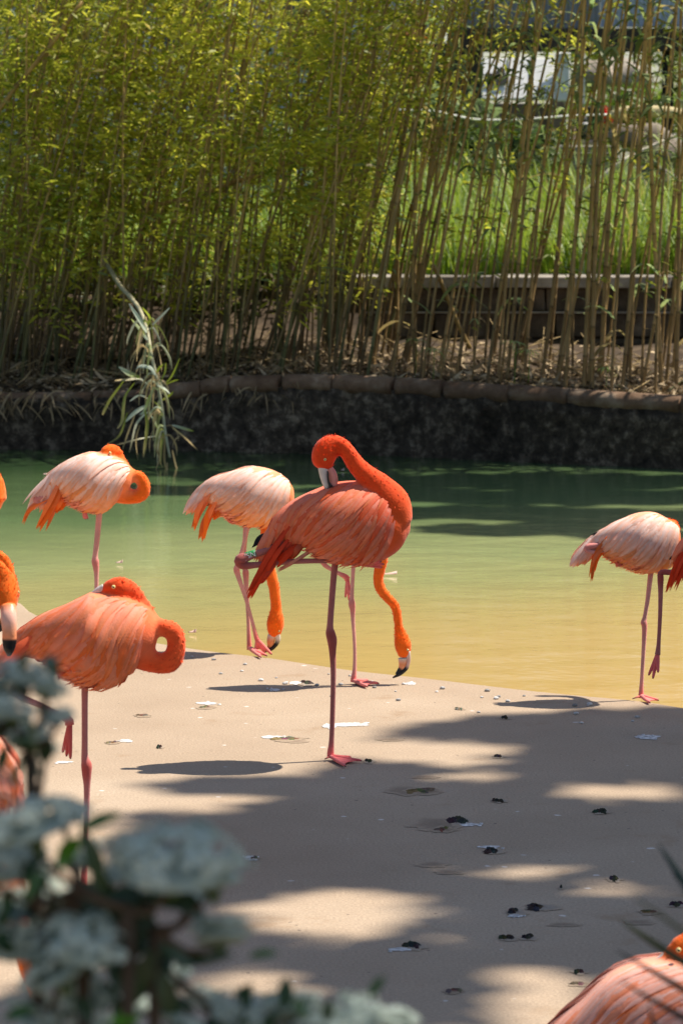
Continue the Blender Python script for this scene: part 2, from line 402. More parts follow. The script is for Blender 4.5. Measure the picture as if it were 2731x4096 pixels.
# ================================================================== REEDS AND BAMBOO
def cane_mesh(name, H, r0, bend, seed, tan, low):
    rnd = random.Random(seed); mb = MB(); V = []; C = []; F = []; ns = 6; rings = []
    z = 0.0; ph = rnd.uniform(0, 6)
    def pt(z):
        t = z / H
        return Vector((bend * t * t * H + 0.012 * math.sin(z * 2.3 + ph), 0.012 * math.cos(z * 1.9 + ph) + 0.1 * bend * t * t * H, z))
    nodes = []
    while z < H:
        nodes.append(z); z += rnd.uniform(0.15, 0.26)
    for i, zn in enumerate(nodes):
        t = zn / H; r = r0 * (1 - 0.75 * t) ** 0.8
        base = mixc(low, tan, sstep(0.04, 0.34, t)); v = rnd.uniform(.8, 1.15); base = tuple(c * v for c in base)
        dark = tuple(c * 0.45 for c in base)
        rings += [(zn - 0.006, r, base), (zn, r * 1.22, dark), (zn + 0.010, r * 1.0, tuple(c * 1.15 for c in base))]
    for (zz, r, c) in rings:
        p = pt(zz)
        for k in range(ns):
            a = 6.2832 * k / ns; V.append(p + Vector((math.cos(a) * r, math.sin(a) * r, 0))); C.append(c)
    for i in range(len(rings) - 1):
        for k in range(ns): F.append((i * ns + k, i * ns + (k + 1) % ns, (i + 1) * ns + (k + 1) % ns, (i + 1) * ns + k))
    mb.add(V, F, C); return mb.mesh(name), nodes, pt

def leaf(mb, p, d, up, L, wd, col, droop=0.3, n=2, tip=None):
    d = d.normalized(); s = d.cross(up)
    if s.length < 1e-3: s = d.orthogonal()
    s.normalize(); V = []; C = []; F = []
    for k in range(n + 1):
        t = k / n; q = p + d * (L * t) + Vector((0, 0, -droop * L * t * t))
        wv = wd * (math.sin(math.pi * min(1, 0.12 + 0.88 * t)) ** 0.8 if t < 1 else 0) * 0.5 + 0.0003
        nn = s.cross(d).normalized()
        V += [q - s * wv + nn * wv * .25, q + s * wv + nn * wv * .25]; c = mixc(col, tip or col, t); C += [c, c]
    for k in range(n): F.append((2 * k, 2 * k + 1, 2 * k + 3, 2 * k + 2))
    mb.add(V, F, C)

def rdir(rnd, zlo=-1, zhi=1):
    z = rnd.uniform(zlo, zhi); a = rnd.uniform(0, 6.2832); q = math.sqrt(max(0, 1 - z * z)); return Vector((q * math.cos(a), q * math.sin(a), z))

def small_leaves(name, nodes, pt, h0, H, seed, dens=1.0):
    rnd = random.Random(seed); mb = MB()
    for zn in nodes:
        if zn < h0: continue
        k_ = sstep(h0, h0 + 0.5, zn)
        for q in range(3):
            if rnd.random() > (0.35 + 0.65 * k_) * dens * (1.0 if zn < 2.2 else .45): continue
            az = rnd.uniform(0, 6.2832); d = Vector((math.cos(az), math.sin(az), rnd.uniform(0.0, 0.8))).normalized()
            Lb = rnd.uniform(0.15, 0.55); p0 = pt(zn); tone = rnd.random()
            for j in range(int(rnd.uniform(10, 18))):
                t = rnd.uniform(0.15, 1.05); p = p0 + d * (Lb * t) + Vector((rnd.gauss(0, .035), rnd.gauss(0, .035), rnd.gauss(0, .035) - 0.25 * Lb * t * t))
                g = min(1, max(0, tone * .6 + rnd.random() * .5 - .05))
                col = mixc((0.17, 0.25, 0.014), (0.86, 0.80, 0.09), g ** 1.1)
                u = rnd.random()
                if u < 0.06: col = (0.45, 0.36, 0.10)
                elif u < 0.10: col = (0.30, 0.38, 0.16)
                leaf(mb, p, rdir(rnd, -0.6, 0.5), rdir(rnd), rnd.uniform(0.04, 0.08), rnd.uniform(0.010, 0.018), col, 0.2)
    me = mb.mesh(name); me.materials.append(M_LEAF); return me

def long_leaves(name, nodes, pt, h0, seed, prob=0.8):
    rnd = random.Random(seed); mb = MB()
    for zn in nodes:
        pr = prob if zn > h0 else 0.10
        for _r in range(2):
          if rnd.random() < pr:
            az = rnd.uniform(0, 6.2832); d = Vector((math.cos(az), math.sin(az), rnd.uniform(0.2, 1.0)))
            g = rnd.random(); col = mixc((0.09, 0.19, 0.04), (0.36, 0.46, 0.20), g)
            if rnd.random() < 0.15: col = (0.45, 0.34, 0.13)
            leaf(mb, pt(zn), d, Vector((0, 0, 1)), rnd.uniform(0.16, 0.42), rnd.uniform(0.018, 0.038), col, rnd.uniform(0.3, 1.0), n=5, tip=mixc(col, (0.40, 0.36, 0.12), .4))
        if rnd.random() < 0.35 and zn > 0.3:
            d = rdir(rnd, 0.2, 0.9); leaf(mb, pt(zn), d, Vector((0, 0, 1)), rnd.uniform(0.05, 0.13), 0.008, (0.42, 0.30, 0.12), rnd.uniform(0, .8), n=3)
        if rnd.random() < 0.5 and zn > 0.5:
            for _ in range(rnd.randint(4, 11)):
                leaf(mb, pt(zn) + rdir(rnd) * rnd.uniform(0, .09), rdir(rnd, -.4, .6), rdir(rnd), rnd.uniform(0.03, 0.07), rnd.uniform(.007, .013), mixc((0.12, 0.2, 0.02), (0.38, 0.38, 0.04), rnd.random()), .2)
    me = mb.mesh(name); me.materials.append(M_LEAF); return me

TAN = (0.46, 0.29, 0.085); TAN2 = (0.40, 0.27, 0.10); LOWG = (0.10, 0.10, 0.035); LOWB = (0.15, 0.095, 0.04)  # low cane colours also darkened to imitate shade under the thicket
bam = []
for k in range(8):
    me, nodes, pt = cane_mesh('bamboo_cane', random.uniform(2.7, 3.4), random.uniform(0.006, 0.010), random.uniform(-0.02, 0.16), 100 + k, mixc(TAN, TAN2, random.random()), LOWG if k % 2 else LOWB)
    me.materials.append(M_CANE)
    bam.append((me, small_leaves('leaves', nodes, pt, 0.34 + 0.1 * (k % 4), 4.5, 200 + k)))
ree = []
for k in range(9):
    me, nodes, pt = cane_mesh('reed_cane', random.uniform(3.9, 5.0), (0.007, 0.0085, 0.0095, 0.0105, 0.011, 0.012, 0.0135, 0.008, 0.010)[k], random.uniform(0.0, 0.10), 300 + k, mixc(TAN, TAN2, random.random()), (0.30, 0.19, 0.075))
    me.materials.append(M_CANE)
    ree.append((me, long_leaves('leaves', nodes, pt, 1.05 + 0.15 * (k % 4), 400 + k, 0.95)))

spa = []
for k in range(4):
    me, nodes, pt = cane_mesh('bamboo_cane', random.uniform(3.0, 3.6), random.uniform(0.006, 0.010), random.uniform(0.05, 0.2), 500 + k, TAN, LOWB)
    me.materials.append(M_CANE); spa.append((me, small_leaves('leaves', nodes, pt, 0.8 + .15 * k, 4.5, 520 + k, .38)))
def plant(var, name, label, cat, group, loc, lean_x, lean_y, rz, sc=1.0, leaves=True):
    me, lm = var
    o = bpy.data.objects.new(name, me); COL.objects.link(o); tag(o, label, cat, group)
    M = Matrix.Rotation(lean_x, 4, 'Y') @ Matrix.Rotation(lean_y, 4, 'X') @ Matrix.Rotation(rz, 4, 'Z')
    o.location = loc; o.rotation_euler = M.to_euler(); o.scale = (sc, sc, sc)
    if leaves:
        c = bpy.data.objects.new('leaves', lm); COL.objects.link(c); c.parent = o; c['kind'] = 'stuff'
    return o
rng = random.Random(11)
LB = 'leafy bamboo cane with small yellow green leaves in the dense thicket on the bank'
def px_x(p): # screen x of a world point
    v = p - CAMP; return CXP + FPX * v.x / v.dot(FW)
for k in range(125):
    px = rng.uniform(-250, 1470); Y = rng.uniform(0.12, 1.55)
    x0 = (px - CXP) / FPX * 19.4; yy = bank_front(x0) + 0.1 + Y
    x = (px - CXP) / FPX * yy
    lean = rng.gauss(0.10, 0.07) + (0.05 if px > 900 else 0)
    if px > 1150: lean = rng.uniform(-0.02, 0.14)
    plant(rng.choice(bam), 'bamboo_cane', LB, 'bamboo', 'leafy bamboo canes on the far bank', (x, yy, bank_z(x, yy) - 0.03), lean, rng.gauss(0.03, 0.05), rng.uniform(-.5, .5), rng.uniform(.85, 1.1))
for k in range(70):
    px = rng.uniform(-200, 1500); x0 = (px - CXP) / FPX * 19.2; yy = bank_front(x0) + rng.uniform(0.06, 1.2); x = (px - CXP) / FPX * yy
    plant(rng.choice(bam), 'bamboo_cane', 'bare tan bamboo cane leaning among the leafy ones of the thicket', 'bamboo', 'bare bamboo canes in the thicket', (x, yy, bank_z(x, yy) - 0.03), rng.gauss(0.15, 0.09), rng.gauss(-.02, .03), rng.uniform(-.5, .5), rng.uniform(.8, 1.25), leaves=False)
LR = 'tall mostly bare tan reed cane standing in front of the terrace wall'
# base pixel (at the bank) and pixel at the frame top, for the canes that read singly
CANES = [(1903, 1943), (1985, 2177), (2029, 2160), (2160, 2343), (2212, 2439), (2325, 2395), (2395, 2508), (2447, 2560), (2508, 2578), (2570, 2665), (2613, 2717), (2665, 2760),
         (1550, 1880), (1590, 1960), (1620, 1790), (1480, 1720), (1690, 1930), (1740, 2010), (1820, 2090), (2090, 2270), (2260, 2340), (2480, 2610), (2700, 2731), (2640, 2560), (2360, 2440), (1940, 2080), (2740, 2860), (2790, 2860), (1660, 1700)]
for k, (xb, xt) in enumerate(CANES):
    Y = rng.uniform(0.12, 0.75); x0 = (xb - CXP) / FPX * 18.6; yy = bank_front(x0) + 0.06 + Y
    x = (xb - CXP) / FPX * yy; z = bank_z(x, yy) - 0.03
    lean = math.atan2((xt - xb) / FPX * yy, W(0, 0, yy).z - z) - 0.02
    plant(ree[k % 9], 'reed_cane', LR, 'reed', 'bare reed canes by the terrace wall', (x, yy, z), lean, rng.gauss(0.0, 0.02), rng.uniform(-.4, .4), rng.uniform(.95, 1.1))
for k in range(32):
    px = rng.uniform(1480, 3000); x0 = (px - CXP) / FPX * 19; yy = bank_front(x0) + rng.uniform(0.1, 1.5); x = (px - CXP) / FPX * yy
    plant(rng.choice(ree), 'reed_cane', LR, 'reed', 'bare reed canes by the terrace wall', (x, yy, bank_z(x, yy) - 0.03), rng.gauss(0.09, 0.06), rng.gauss(0, .04), rng.uniform(-.5, .5), rng.uniform(.6, 1.0))
for k in range(22):
    px = rng.uniform(1320, 2100) if k < 17 else rng.uniform(2000, 2850); x0 = (px - CXP) / FPX * 19; yy = bank_front(x0) + rng.uniform(0.1, 1.5); x = (px - CXP) / FPX * yy
    plant(rng.choice(spa), 'bamboo_cane', 'thin sparsely leaved bamboo cane among the bare reeds', 'bamboo', 'sparse bamboo canes among the reeds', (x, yy, bank_z(x, yy) - 0.03), rng.gauss(0.12, 0.07), rng.gauss(0, .04), rng.uniform(-.5, .5), rng.uniform(.85, 1.1))
# a few strongly leaning or fallen canes
for (a, b, Y, lab) in (((-30, 480), (330, 10), 19.0, 'long bare cane leaning far over through the bamboo leaves'), ((1730, 1060), (1880, 1400), 19.1, 'broken pale cane slanting down across the terrace wall'), ((1060, 700), (640, 820), 19.3, 'thin dry cane lying nearly level among the bamboo')):
    pa, pb = W(*a, Y), W(*b, Y); n_ = 7; mb = MB()
    loft(mb, [tuple(pa.lerp(pb, i / n_) + Vector((0, 0, .01 * math.sin(i)))) + ((.011 if i % 2 else .0125),) * 2 + (TAN if i % 2 else tuple(c * .6 for c in TAN)) for i in range(n_ + 1)], nring=8, res=2)
    tag(mb.obj('leaning_cane', M_CANE), lab, 'cane')

# ------------------------------------------------------------------ litter on the bank
mb = MB(); rnd = random.Random(5)
for k in range(5200):
    x = rnd.uniform(-2.3, 2.3); f_ = bank_front(x); y = f_ + 0.07 + abs(rnd.gauss(0, .75)); 
    if y > 21: continue
    z = bank_z(x, y) + rnd.uniform(0.0, 0.05)
    col = mixc((0.10, 0.065, 0.03), (0.76, 0.58, 0.36), rnd.random() ** 1.9)
    leaf(mb, Vector((x, y, z)), rdir(rnd, -.35, .45), rdir(rnd, 0.2, 1), rnd.uniform(0.03, 0.12), rnd.uniform(0.008, 0.022), col, rnd.uniform(-.5, .6), n=2)
for k in range(260):
    x = rnd.uniform(-2.3, 2.3); y = bank_front(x) + rnd.uniform(0.08, 1.6); z = bank_z(x, y) + rnd.uniform(0.01, .06)
    d = rdir(rnd, -.1, .5); L = rnd.uniform(.1, .45); mb2 = [Vector((x, y, z)), Vector((x, y, z)) + d * L]
    loft(mb, [tuple(mb2[0]) + (.003, .003) + (0.4, 0.29, 0.14), tuple(mb2[1]) + (.002, .002) + (0.4, 0.29, 0.14)], nring=4, res=1)
for k in range(260):   # litter hanging over the left wall edge
    x = rnd.uniform(-2.2, -0.2); f_ = bank_front(x); z = bank_z(x, f_ + .1) + rnd.uniform(-.05, .04)
    leaf(mb, Vector((x, f_ + rnd.uniform(-.05, .1), z)), Vector((rnd.gauss(0, 1), -1, rnd.uniform(-1, .3))), rdir(rnd, 0, 1), rnd.uniform(.05, .14), rnd.uniform(.006, .016), mixc((0.18, 0.12, 0.06), (0.45, 0.33, 0.18), rnd.random()), .5, n=3)
tag(mb.obj('leaf_litter', M_DRY), 'dry tan leaf litter and twigs under the reeds along the bank', 'leaf litter', kind='stuff')

# ------------------------------------------------------------------ broken cane hanging over the water
def polyW(pp, Y): return [W(x, y, Y if len(q) == 0 else q[0]) for (x, y, *q) in pp]
hc = [(400, 1010, 19.4), (480, 1140, 18.7), (520, 1185, 18.3), (560, 1240, 18.0), (588, 1320, 17.8), (606, 1420, 17.7), (630, 1530, 17.65), (650, 1640, 17.65), (662, 1730, 17.65), (680, 1830, 17.65)]
hp = [W(*q) for q in hc]
hr = empty('hanging_reed', hp[0]); tag(hr, 'broken reed bent down over the pond with pale drooping leaves', 'reed')
mb = MB(); loft(mb, [tuple(p) + (lerp(.013, .006, i / 9),) * 2 + mixc((0.42, 0.36, 0.2), (0.5, 0.5, 0.34), i / 9) for i, p in enumerate(hp)], nring=8, res=4); mb.obj('cane', M_CANE, hr)
def pleaf(name, pts, wpx, c0, c1, Y, parent, mat, twist=0.0):
    S_ = crom([tuple(W(x, y, Y)) for x, y in pts], 4); n = len(S_); V = []; C = []; F = []; wm = wpx * Y / FPX
    for i, s in enumerate(S_):
        p = Vector(s); t = Vector(S_[min(i + 1, n - 1)]) - Vector(S_[max(i - 1, 0)]); t.normalize()
        sd_ = t.cross(Vector((0, 1, 0))); sd_.normalize(); sd_ = (Matrix.Rotation(twist + 0.6 * i / n, 3, t) @ sd_)
        u = i / (n - 1); ww = wm * .5 * (math.sin(math.pi * (0.1 + 0.88 * u)) ** .7) + .0004
        V += [p - sd_ * ww, p + Vector((0, -ww * .35, 0)), p + sd_ * ww]; c = mixc(c0, c1, u); C += [c] * 3
    for i in range(n - 1):
        F += [(3 * i, 3 * i + 1, 3 * i + 4, 3 * i + 3), (3 * i + 1, 3 * i + 2, 3 * i + 5, 3 * i + 4)]
    mb = MB(); mb.add(V, F, C); return mb.obj(name, mat, parent)
GW = (0.78, 0.86, 0.70); GY = (0.46, 0.54, 0.06); DR = (0.66, 0.50, 0.26)
HL = [([(588, 1330), (560, 1280), (517, 1215)], 16, GW, GW), ([(590, 1360), (555, 1310), (525, 1275)], 16, GW, GY), ([(590, 1310), (600, 1270), (570, 1230)], 14, GY, GY), ([(610, 1300), (640, 1270), (680, 1230)], 9, GW, GW),
      ([(622, 1500), (600, 1470), (560, 1465), (545, 1478)], 18, GW, GW), ([(600, 1545), (560, 1515), (510, 1518), (460, 1522)], 18, GW, DR), ([(560, 1510), (520, 1495), (475, 1467)], 20, GY, GW), ([(620, 1500), (640, 1470), (655, 1455)], 12, GY, GY),
      ([(640, 1530), (660, 1490), (664, 1450)], 13, GY, GY), ([(665, 1530), (690, 1500), (720, 1432)], 7, GY, GY), ([(660, 1540), (690, 1525), (718, 1518)], 10, GY, GY), ([(540, 1530), (500, 1590), (490, 1680), (470, 1715)], 20, GY, DR),
      ([(495, 1525), (440, 1600), (415, 1650), (411, 1660)], 11, GY, DR), ([(630, 1540), (660, 1555), (680, 1575)], 12, GW, GW), ([(600, 1600), (560, 1580), (520, 1605)], 14, GW, GW), ([(590, 1620), (540, 1650), (500, 1690)], 16, GW, GW),
      ([(600, 1640), (550, 1690), (530, 1760), (518, 1810)], 12, GW, DR), ([(600, 1650), (620, 1690), (635, 1720)], 15, GW, GY), ([(580, 1640), (590, 1700), (580, 1790), (575, 1830)], 13, GY, DR), ([(650, 1600), (680, 1580), (695, 1565)], 12, GY, GY),
      ([(655, 1590), (690, 1640), (695, 1680)], 8, DR, DR), ([(690, 1700), (740, 1715), (775, 1725)], 11, GW, GY), ([(690, 1710), (740, 1750), (790, 1800)], 10, DR, DR), ([(650, 1740), (560, 1755), (465, 1780)], 10, GW, DR),
      ([(660, 1760), (660, 1850), (690, 1920)], 9, DR, DR), ([(690, 1800), (710, 1880), (740, 1935)], 10, DR, DR), ([(640, 1780), (640, 1830), (620, 1890)], 8, DR, DR), ([(670, 1850), (668, 1920), (672, 1965)], 7, DR, DR),
      ([(560, 1700), (545, 1760), (552, 1840)], 7, DR, DR), ([(620, 1700), (600, 1760), (600, 1810)], 7, DR, DR), ([(510, 1650), (480, 1740), (425, 1780)], 8, GY, DR), ([(600, 1580), (580, 1640), (560, 1660)], 14, GY, GW), ([(610, 1600), (650, 1640), (640, 1680)], 9, GY, GY),
      ([(540, 1660), (510, 1740), (490, 1800)], 7, DR, DR), ([(640, 1700), (625, 1780), (650, 1870)], 8, DR, DR), ([(690, 1790), (700, 1760), (720, 1745)], 8, DR, DR)]
for i, (pp, wp, a, b) in enumerate(HL): pleaf('leaf', pp, wp * .95, a, b, 17.65 + 0.02 * ((i * 7) % 9 - 4), hr, M_LEAF, 1.0 * math.sin(i * 2.1) - .35)

hrn = random.Random(9)
for i in range(60):
    t = hrn.random() ** .8; q = hc[4 + int(t * 5)]; x0, y0 = q[0] + hrn.uniform(-8, 8), q[1] + hrn.uniform(-30, 30); sd_ = hrn.choice((-1, -1, 1)); ox = sd_ * hrn.uniform(15, 85) * (1.1 - .5 * t); dn = hrn.uniform(30, 130); up_ = hrn.uniform(5, 45) * (1 - t)
    dry = hrn.random() < .25 + .45 * t; c0 = mixc(GW, GY, hrn.random()) if not dry else DR
    pleaf('leaf', [(x0, y0), (x0 + ox * .5, y0 - up_), (x0 + ox * .95, y0 + dn * .45), (x0 + ox * 1.05, y0 + dn)], hrn.uniform(5, 10), c0, mixc(c0, DR, .5), 17.65 + hrn.uniform(-.06, .06), hr, M_LEAF, hrn.uniform(-1.2, .6))
# small umbrella sedges among the reeds
for k, (px, py, hz) in enumerate(((1730, 1395, 1500), (2055, 1370, 1530), (2110, 1400, 1540), (1660, 1360, 1480), (2420, 1470, 1560))):
    Y = bank_front((px - CXP) / FPX * 19) + 0.05 + 0.08 * k; top = W(px, py, Y)
    er = empty('umbrella_sedge', (top.x, top.y, bank_z(top.x, top.y)))
    tag(er, 'small bright green umbrella sedge growing among the cane bases', 'sedge', 'umbrella sedges among the canes')
    mb = MB(); loft(mb, [(top.x, top.y, bank_z(top.x, top.y) - .02, .003, .003, .15, .25, .03), (top.x + .01, top.y, top.z, .002, .002, .2, .3, .04)], nring=5, res=2); mb.obj('stem', M_GRASS, er)
    mb = MB()
    for j in range(14):
        a = j / 14 * 6.28 + rnd.uniform(-.2, .2)
        leaf(mb, top, Vector((math.cos(a), math.sin(a), rnd.uniform(0, .5))), Vector((0, 0, 1)), rnd.uniform(.06, .13), .008, mixc((0.2, 0.34, 0.05), (0.4, 0.5, 0.18), rnd.random()), .5, n=3)
    mb.obj('leaf_whorl', M_GRASS, er)

# ================================================================== BEHIND THE REEDS
BY = 31.0
def pbox(name, x0, y0, x1, y1, Y, depth, col, mat, parent=None, bev=0.01):
    a, b = W(x0, y0, Y), W(x1, y1, Y); mb = MB()
    box(mb, (min(a.x, b.x), Y, min(a.z, b.z)), (max(a.x, b.x), Y + depth, max(a.z, b.z)), col)
    o = mb.obj(name, mat, parent, smooth=False)
    if bev: bevel(o, bev, 1)
    return o
gz = TZ - 0.03 + 0.012 * (BY - TY)
pav = empty('garden_pavilion', (W(2100, 600, BY).x, BY, gz)); tag(pav, 'open garden pavilion with dark roof beam and pale panels behind the reeds', 'pavilion')
DK = (0.022, 0.018, 0.015)
pbox('roof_beam', 1790, 112, 3100, 205, BY, 0.25, (0.035, 0.026, 0.02), M_PAINT, pav)
pbox('back_wall', 1560, 170, 1930, 640, BY + 0.5, 0.1, (0.05, 0.048, 0.05), M_PAINT, pav)
wp = pbox('white_panel', 1925, 222, 2215, 412, BY - 0.50, 0.04, (0.72, 0.71, 0.68), M_PAINT, pav)
pbox('white_panel', 2221, 210, 2278, 405, BY - 0.55, 0.07, (0.66, 0.66, 0.64), M_PAINT, pav)
def tilt(o, a):
    c = sum((Vector(v.co) for v in o.data.vertices), Vector()) / len(o.data.vertices)
    o.data.transform(Matrix.Translation(c) @ Matrix.Rotation(a, 4, 'X') @ Matrix.Translation(-c))
for xx in (2033, 2120): pbox('joint_strip', xx, 222, xx + 5, 412, BY - 0.512, 0.01, (0.42, 0.41, 0.40), M_PAINT, wp, 0)
pbox('brown_board', 1900, 414, 2200, 700, BY + 0.02, 0.06, (0.16, 0.12, 0.10), M_PAINT, pav)
pbox('post', 2200, 376, 2262, 580, BY - 0.12, 0.12, (0.24, 0.185, 0.155), M_BARK, pav)
pbox('post', 2279, 405, 2300, 572, BY - 0.22, 0.06, (0.5, 0.33, 0.25), M_BARK, pav)
pbox('post', 2318, 205, 2338, 420, BY - 0.1, 0.06, (0.6, 0.58, 0.54), M_PAINT, pav)
pbox('post', 2650, 200, 2690, 560, BY + 0.1, 0.1, DK, M_BARK, pav)
pbox('post', 2262, 205, 2276, 380, BY + 0.05, 0.1, (0.06, 0.05, 0.045), M_BARK, pav)
pbox('dark_recess', 2290, 425, 2470, 575, BY + 0.3, 0.1, DK, M_PAINT, pav)
for k in range(5): pbox('lattice_slat', 2308 + k * 34, 425, 2316 + k * 34, 575, BY + 0.26, 0.02, (0.05, 0.045, 0.05), M_PAINT, pav, 0)
pbox('bench_board', 2280, 560, 2450, 580, BY - 0.2, 0.3, (0.42, 0.30, 0.24), M_PAINT, pav)
# dark flying shape on the white panel
sil = [(1940, 300), (1975, 303), (1990, 285), (2003, 270), (2018, 285), (2022, 320), (2032, 345), (2012, 352), (1985, 358), (1965, 342), (1945, 335)]
mb = MB(); n_ = len(sil); front = [W(x, y, BY - 0.53) for x, y in sil]; back = [p + Vector((0, .015, 0)) for p in front]
mb.add(front + back, [tuple(range(n_)), tuple(range(2 * n_ - 1, n_ - 1, -1))] + [(i, (i + 1) % n_, n_ + (i + 1) % n_, n_ + i) for i in range(n_)], (0.01, 0.01, 0.01))
mb.obj('black_cutout', M_PAINT, wp, smooth=False)
cW = sum((Vector(v.co) for v in wp.data.vertices), Vector()) / len(wp.data.vertices)
for o_ in [wp] + [c_ for c_ in bpy.data.objects if c_.parent == wp]:
    o_.data.transform(Matrix.Translation(cW) @ Matrix.Rotation(-.5, 4, 'X') @ Matrix.Translation(-cW))
# corrugated upper fascia
for x0, x1, y0, y1, c, nm in ((2400, 3100, -260, 108, (0.42, 0.47, 0.56), 'corrugated_fascia'), (1580, 1770, -200, 165, (0.50, 0.51, 0.52), 'corrugated_fascia'), (1772, 2398, -260, 118, (0.25, 0.26, 0.28), 'corrugated_fascia')):
    mb = MB(); V = []; F = []; k_ = int((x1 - x0) / 9)
    for i in range(k_ + 1):
        xx = lerp(x0, x1, i / k_); dy = 0.02 * (i % 2)
        V += [W(xx, y0, BY + 0.1) + Vector((0, dy, 0)), W(xx, y1, BY + 0.1) + Vector((0, dy, 0)), W(xx, y1, BY + 0.1) + Vector((0, dy + .05, 0)), W(xx, y0, BY + 0.1) + Vector((0, dy + .05, 0))]
    for i in range(k_):
        F += [(4 * i, 4 * i + 1, 4 * i + 5, 4 * i + 4), (4 * i + 2, 4 * i + 3, 4 * i + 7, 4 * i + 6), (4 * i + 1, 4 * i + 2, 4 * i + 6, 4 * i + 5), (4 * i + 3, 4 * i, 4 * i + 4, 4 * i + 7)]
    mb.add(V, F, c); mb.obj(nm, M_PAINT, pav, smooth=False)
# grey rendered house wall further back on the left
hw = empty('garden_house', (W(1000, 600, 36).x, 36, 0.9)); tag(hw, 'blue grey rendered house showing through gaps in the bamboo', 'house')
mb = MB(); a, b = W(-900, -900, 36), W(1640, 520, 36)
box(mb, (a.x, 36, 0.9), (b.x, 41, 5.2), (0.36, 0.39, 0.44)); mb.obj('wall', M_PAINT, hw, smooth=False)
mb = MB(); mb.add([(a.x - .4, 35.6, 5.21), (b.x + .4, 35.6, 5.21), (b.x + .4, 41.4, 5.21), (a.x - .4, 41.4, 5.21), (a.x - .4, 38.5, 6.9), (b.x + .4, 38.5, 6.9)], [(0, 1, 5, 4), (2, 3, 4, 5), (0, 4, 3), (1, 2, 5), (0, 3, 2, 1)], (0.20, 0.10, 0.07)); mb.obj('roof', M_PAINT, hw, smooth=False)
for k in range(3):
    wn = pbox('window', 150 + k * 480, -130, 380 + k * 480, 280, 35.97, 0.05, (0.6, 0.6, 0.58), M_PAINT, hw); pbox('pane', 170 + k * 480, -110, 360 + k * 480, 260, 35.955, 0.02, (0.03, 0.04, 0.05), M_EYE, wn, 0)
# trough, poles, branch, flowers
tr = empty('stone_trough', (W(2350, 700, 27.0).x, 27.0, W(2350, 800, 27).z)); tag(tr, 'grey stone trough with a pale slab top behind the grass', 'trough')
pbox('body', 2258, 612, 2455, 830, 27.0, 0.4, (0.27, 0.25, 0.245), M_STONE, tr); pbox('slab_top', 2245, 582, 2470, 610, 26.94, 0.5, (0.48, 0.51, 0.54), M_CAP, tr)
mb = MB(); loft(mb, [tuple(W(x, y, 25.2)) + (.008, .008, .8, .78, .68) for x, y in ((1585, 440), (1740, 446), (1900, 478), (2080, 478), (2250, 466), (2440, 458))], nring=8, res=3)
tag(mb.obj('white_pole', M_PAINT), 'thin white pole strung level across behind the reeds', 'pole')
mb = MB(); loft(mb, [tuple(W(x, y, 24.6)) + (r_, r_, .66, .58, .46) for x, y, r_ in ((2190, 930, .013), (2265, 850, .018), (2340, 770, .022), (2380, 735, .019), (2480, 655, .024), (2580, 600, .017), (2660, 560, .010))], nring=8, res=4)
loft(mb, [tuple(W(x, y, 24.6)) + (r_, r_, .66, .58, .46) for x, y, r_ in ((2490, 650, .014), (2530, 668, .012), (2560, 690, .007))], nring=7, res=3)
tag(mb.obj('dead_branch', M_BARK), 'bleached dead branch propped at a slant over the grass', 'branch')
mb = MB(); loft(mb, [tuple(W(x, y, 24.9)) + (.028, .03, .55, .25, .26) for x, y in ((2080, 862), (2150, 852), (2260, 870), (2360, 848), (2470, 828), (2560, 815))], nring=8, res=3)
tag(mb.obj('pink_pipe', M_PAINT), 'faded pink pipe lying in the tall grass', 'pipe')
mb = MB(); loft(mb, [tuple(W(x, y, 25.6)) + (r_, r_, .62, .52, .28) for x, y, r_ in ((2440, 462, .03), (2500, 450, .045), (2600, 446, .045), (2700, 452, .04), (2790, 470, .03))], nring=8, res=3)
tag(mb.obj('straw_roll', M_DRY), 'roll of dry straw lying along the white pole', 'straw roll')
fp = empty('flower_pot', W(2410, 520, 29.5)); tag(fp, 'pot of red flowers on the pavilion bench', 'flower pot')
c = W(2410, 560, 29.5); mb = MB(); loft(mb, [(c.x, c.y, c.z, .045, .045, .08, .05, .04), (c.x, c.y, c.z + .07, .06, .06, .08, .05, .04), (c.x, c.y, c.z + .08, .065, .065, .1, .06, .05)], nring=12, res=2); mb.obj('pot', M_STONE, fp)
mb = MB()
for _ in range(60): leaf(mb, W(2412, 500, 29.5) + rdir(rnd) * .09, rdir(rnd), rdir(rnd), .05, .03, (0.05, 0.12, 0.02), .2)
mb.obj('leaves', M_SHRUB, fp)
for (x_, y_) in ((2415, 440), (2430, 478), (2405, 492), (2425, 455)):
    mb = MB(); cc = W(x_, y_, 29.4)
    for _ in range(26): leaf(mb, cc, rdir(rnd), rdir(rnd), .045, .03, (0.75, 0.01, 0.02), .1)
    mb.obj('bloom', M_PETAL, fp)
lt = empty('garden_lantern', W(2330, 560, 29.3)); tag(lt, 'small dark garden lantern with a yellow top on the bench', 'lantern')
for nm, y0, y1, r_, cl in (('body', 460, 555, .035, (.03, .03, .03)), ('cap', 432, 458, .03, (.75, .55, .05)), ('ring', 490, 500, .042, (.6, .58, .55))):
    a, b = W(2333, y1, 29.3), W(2333, y0, 29.3); mb = MB(); loft(mb, [tuple(a) + (r_ * .85, r_ * .85) + cl, tuple(a.lerp(b, .5)) + (r_, r_) + cl, tuple(b) + (r_ * .7, r_ * .7) + cl], nring=12, res=2); mb.obj(nm, M_PAINT, lt)
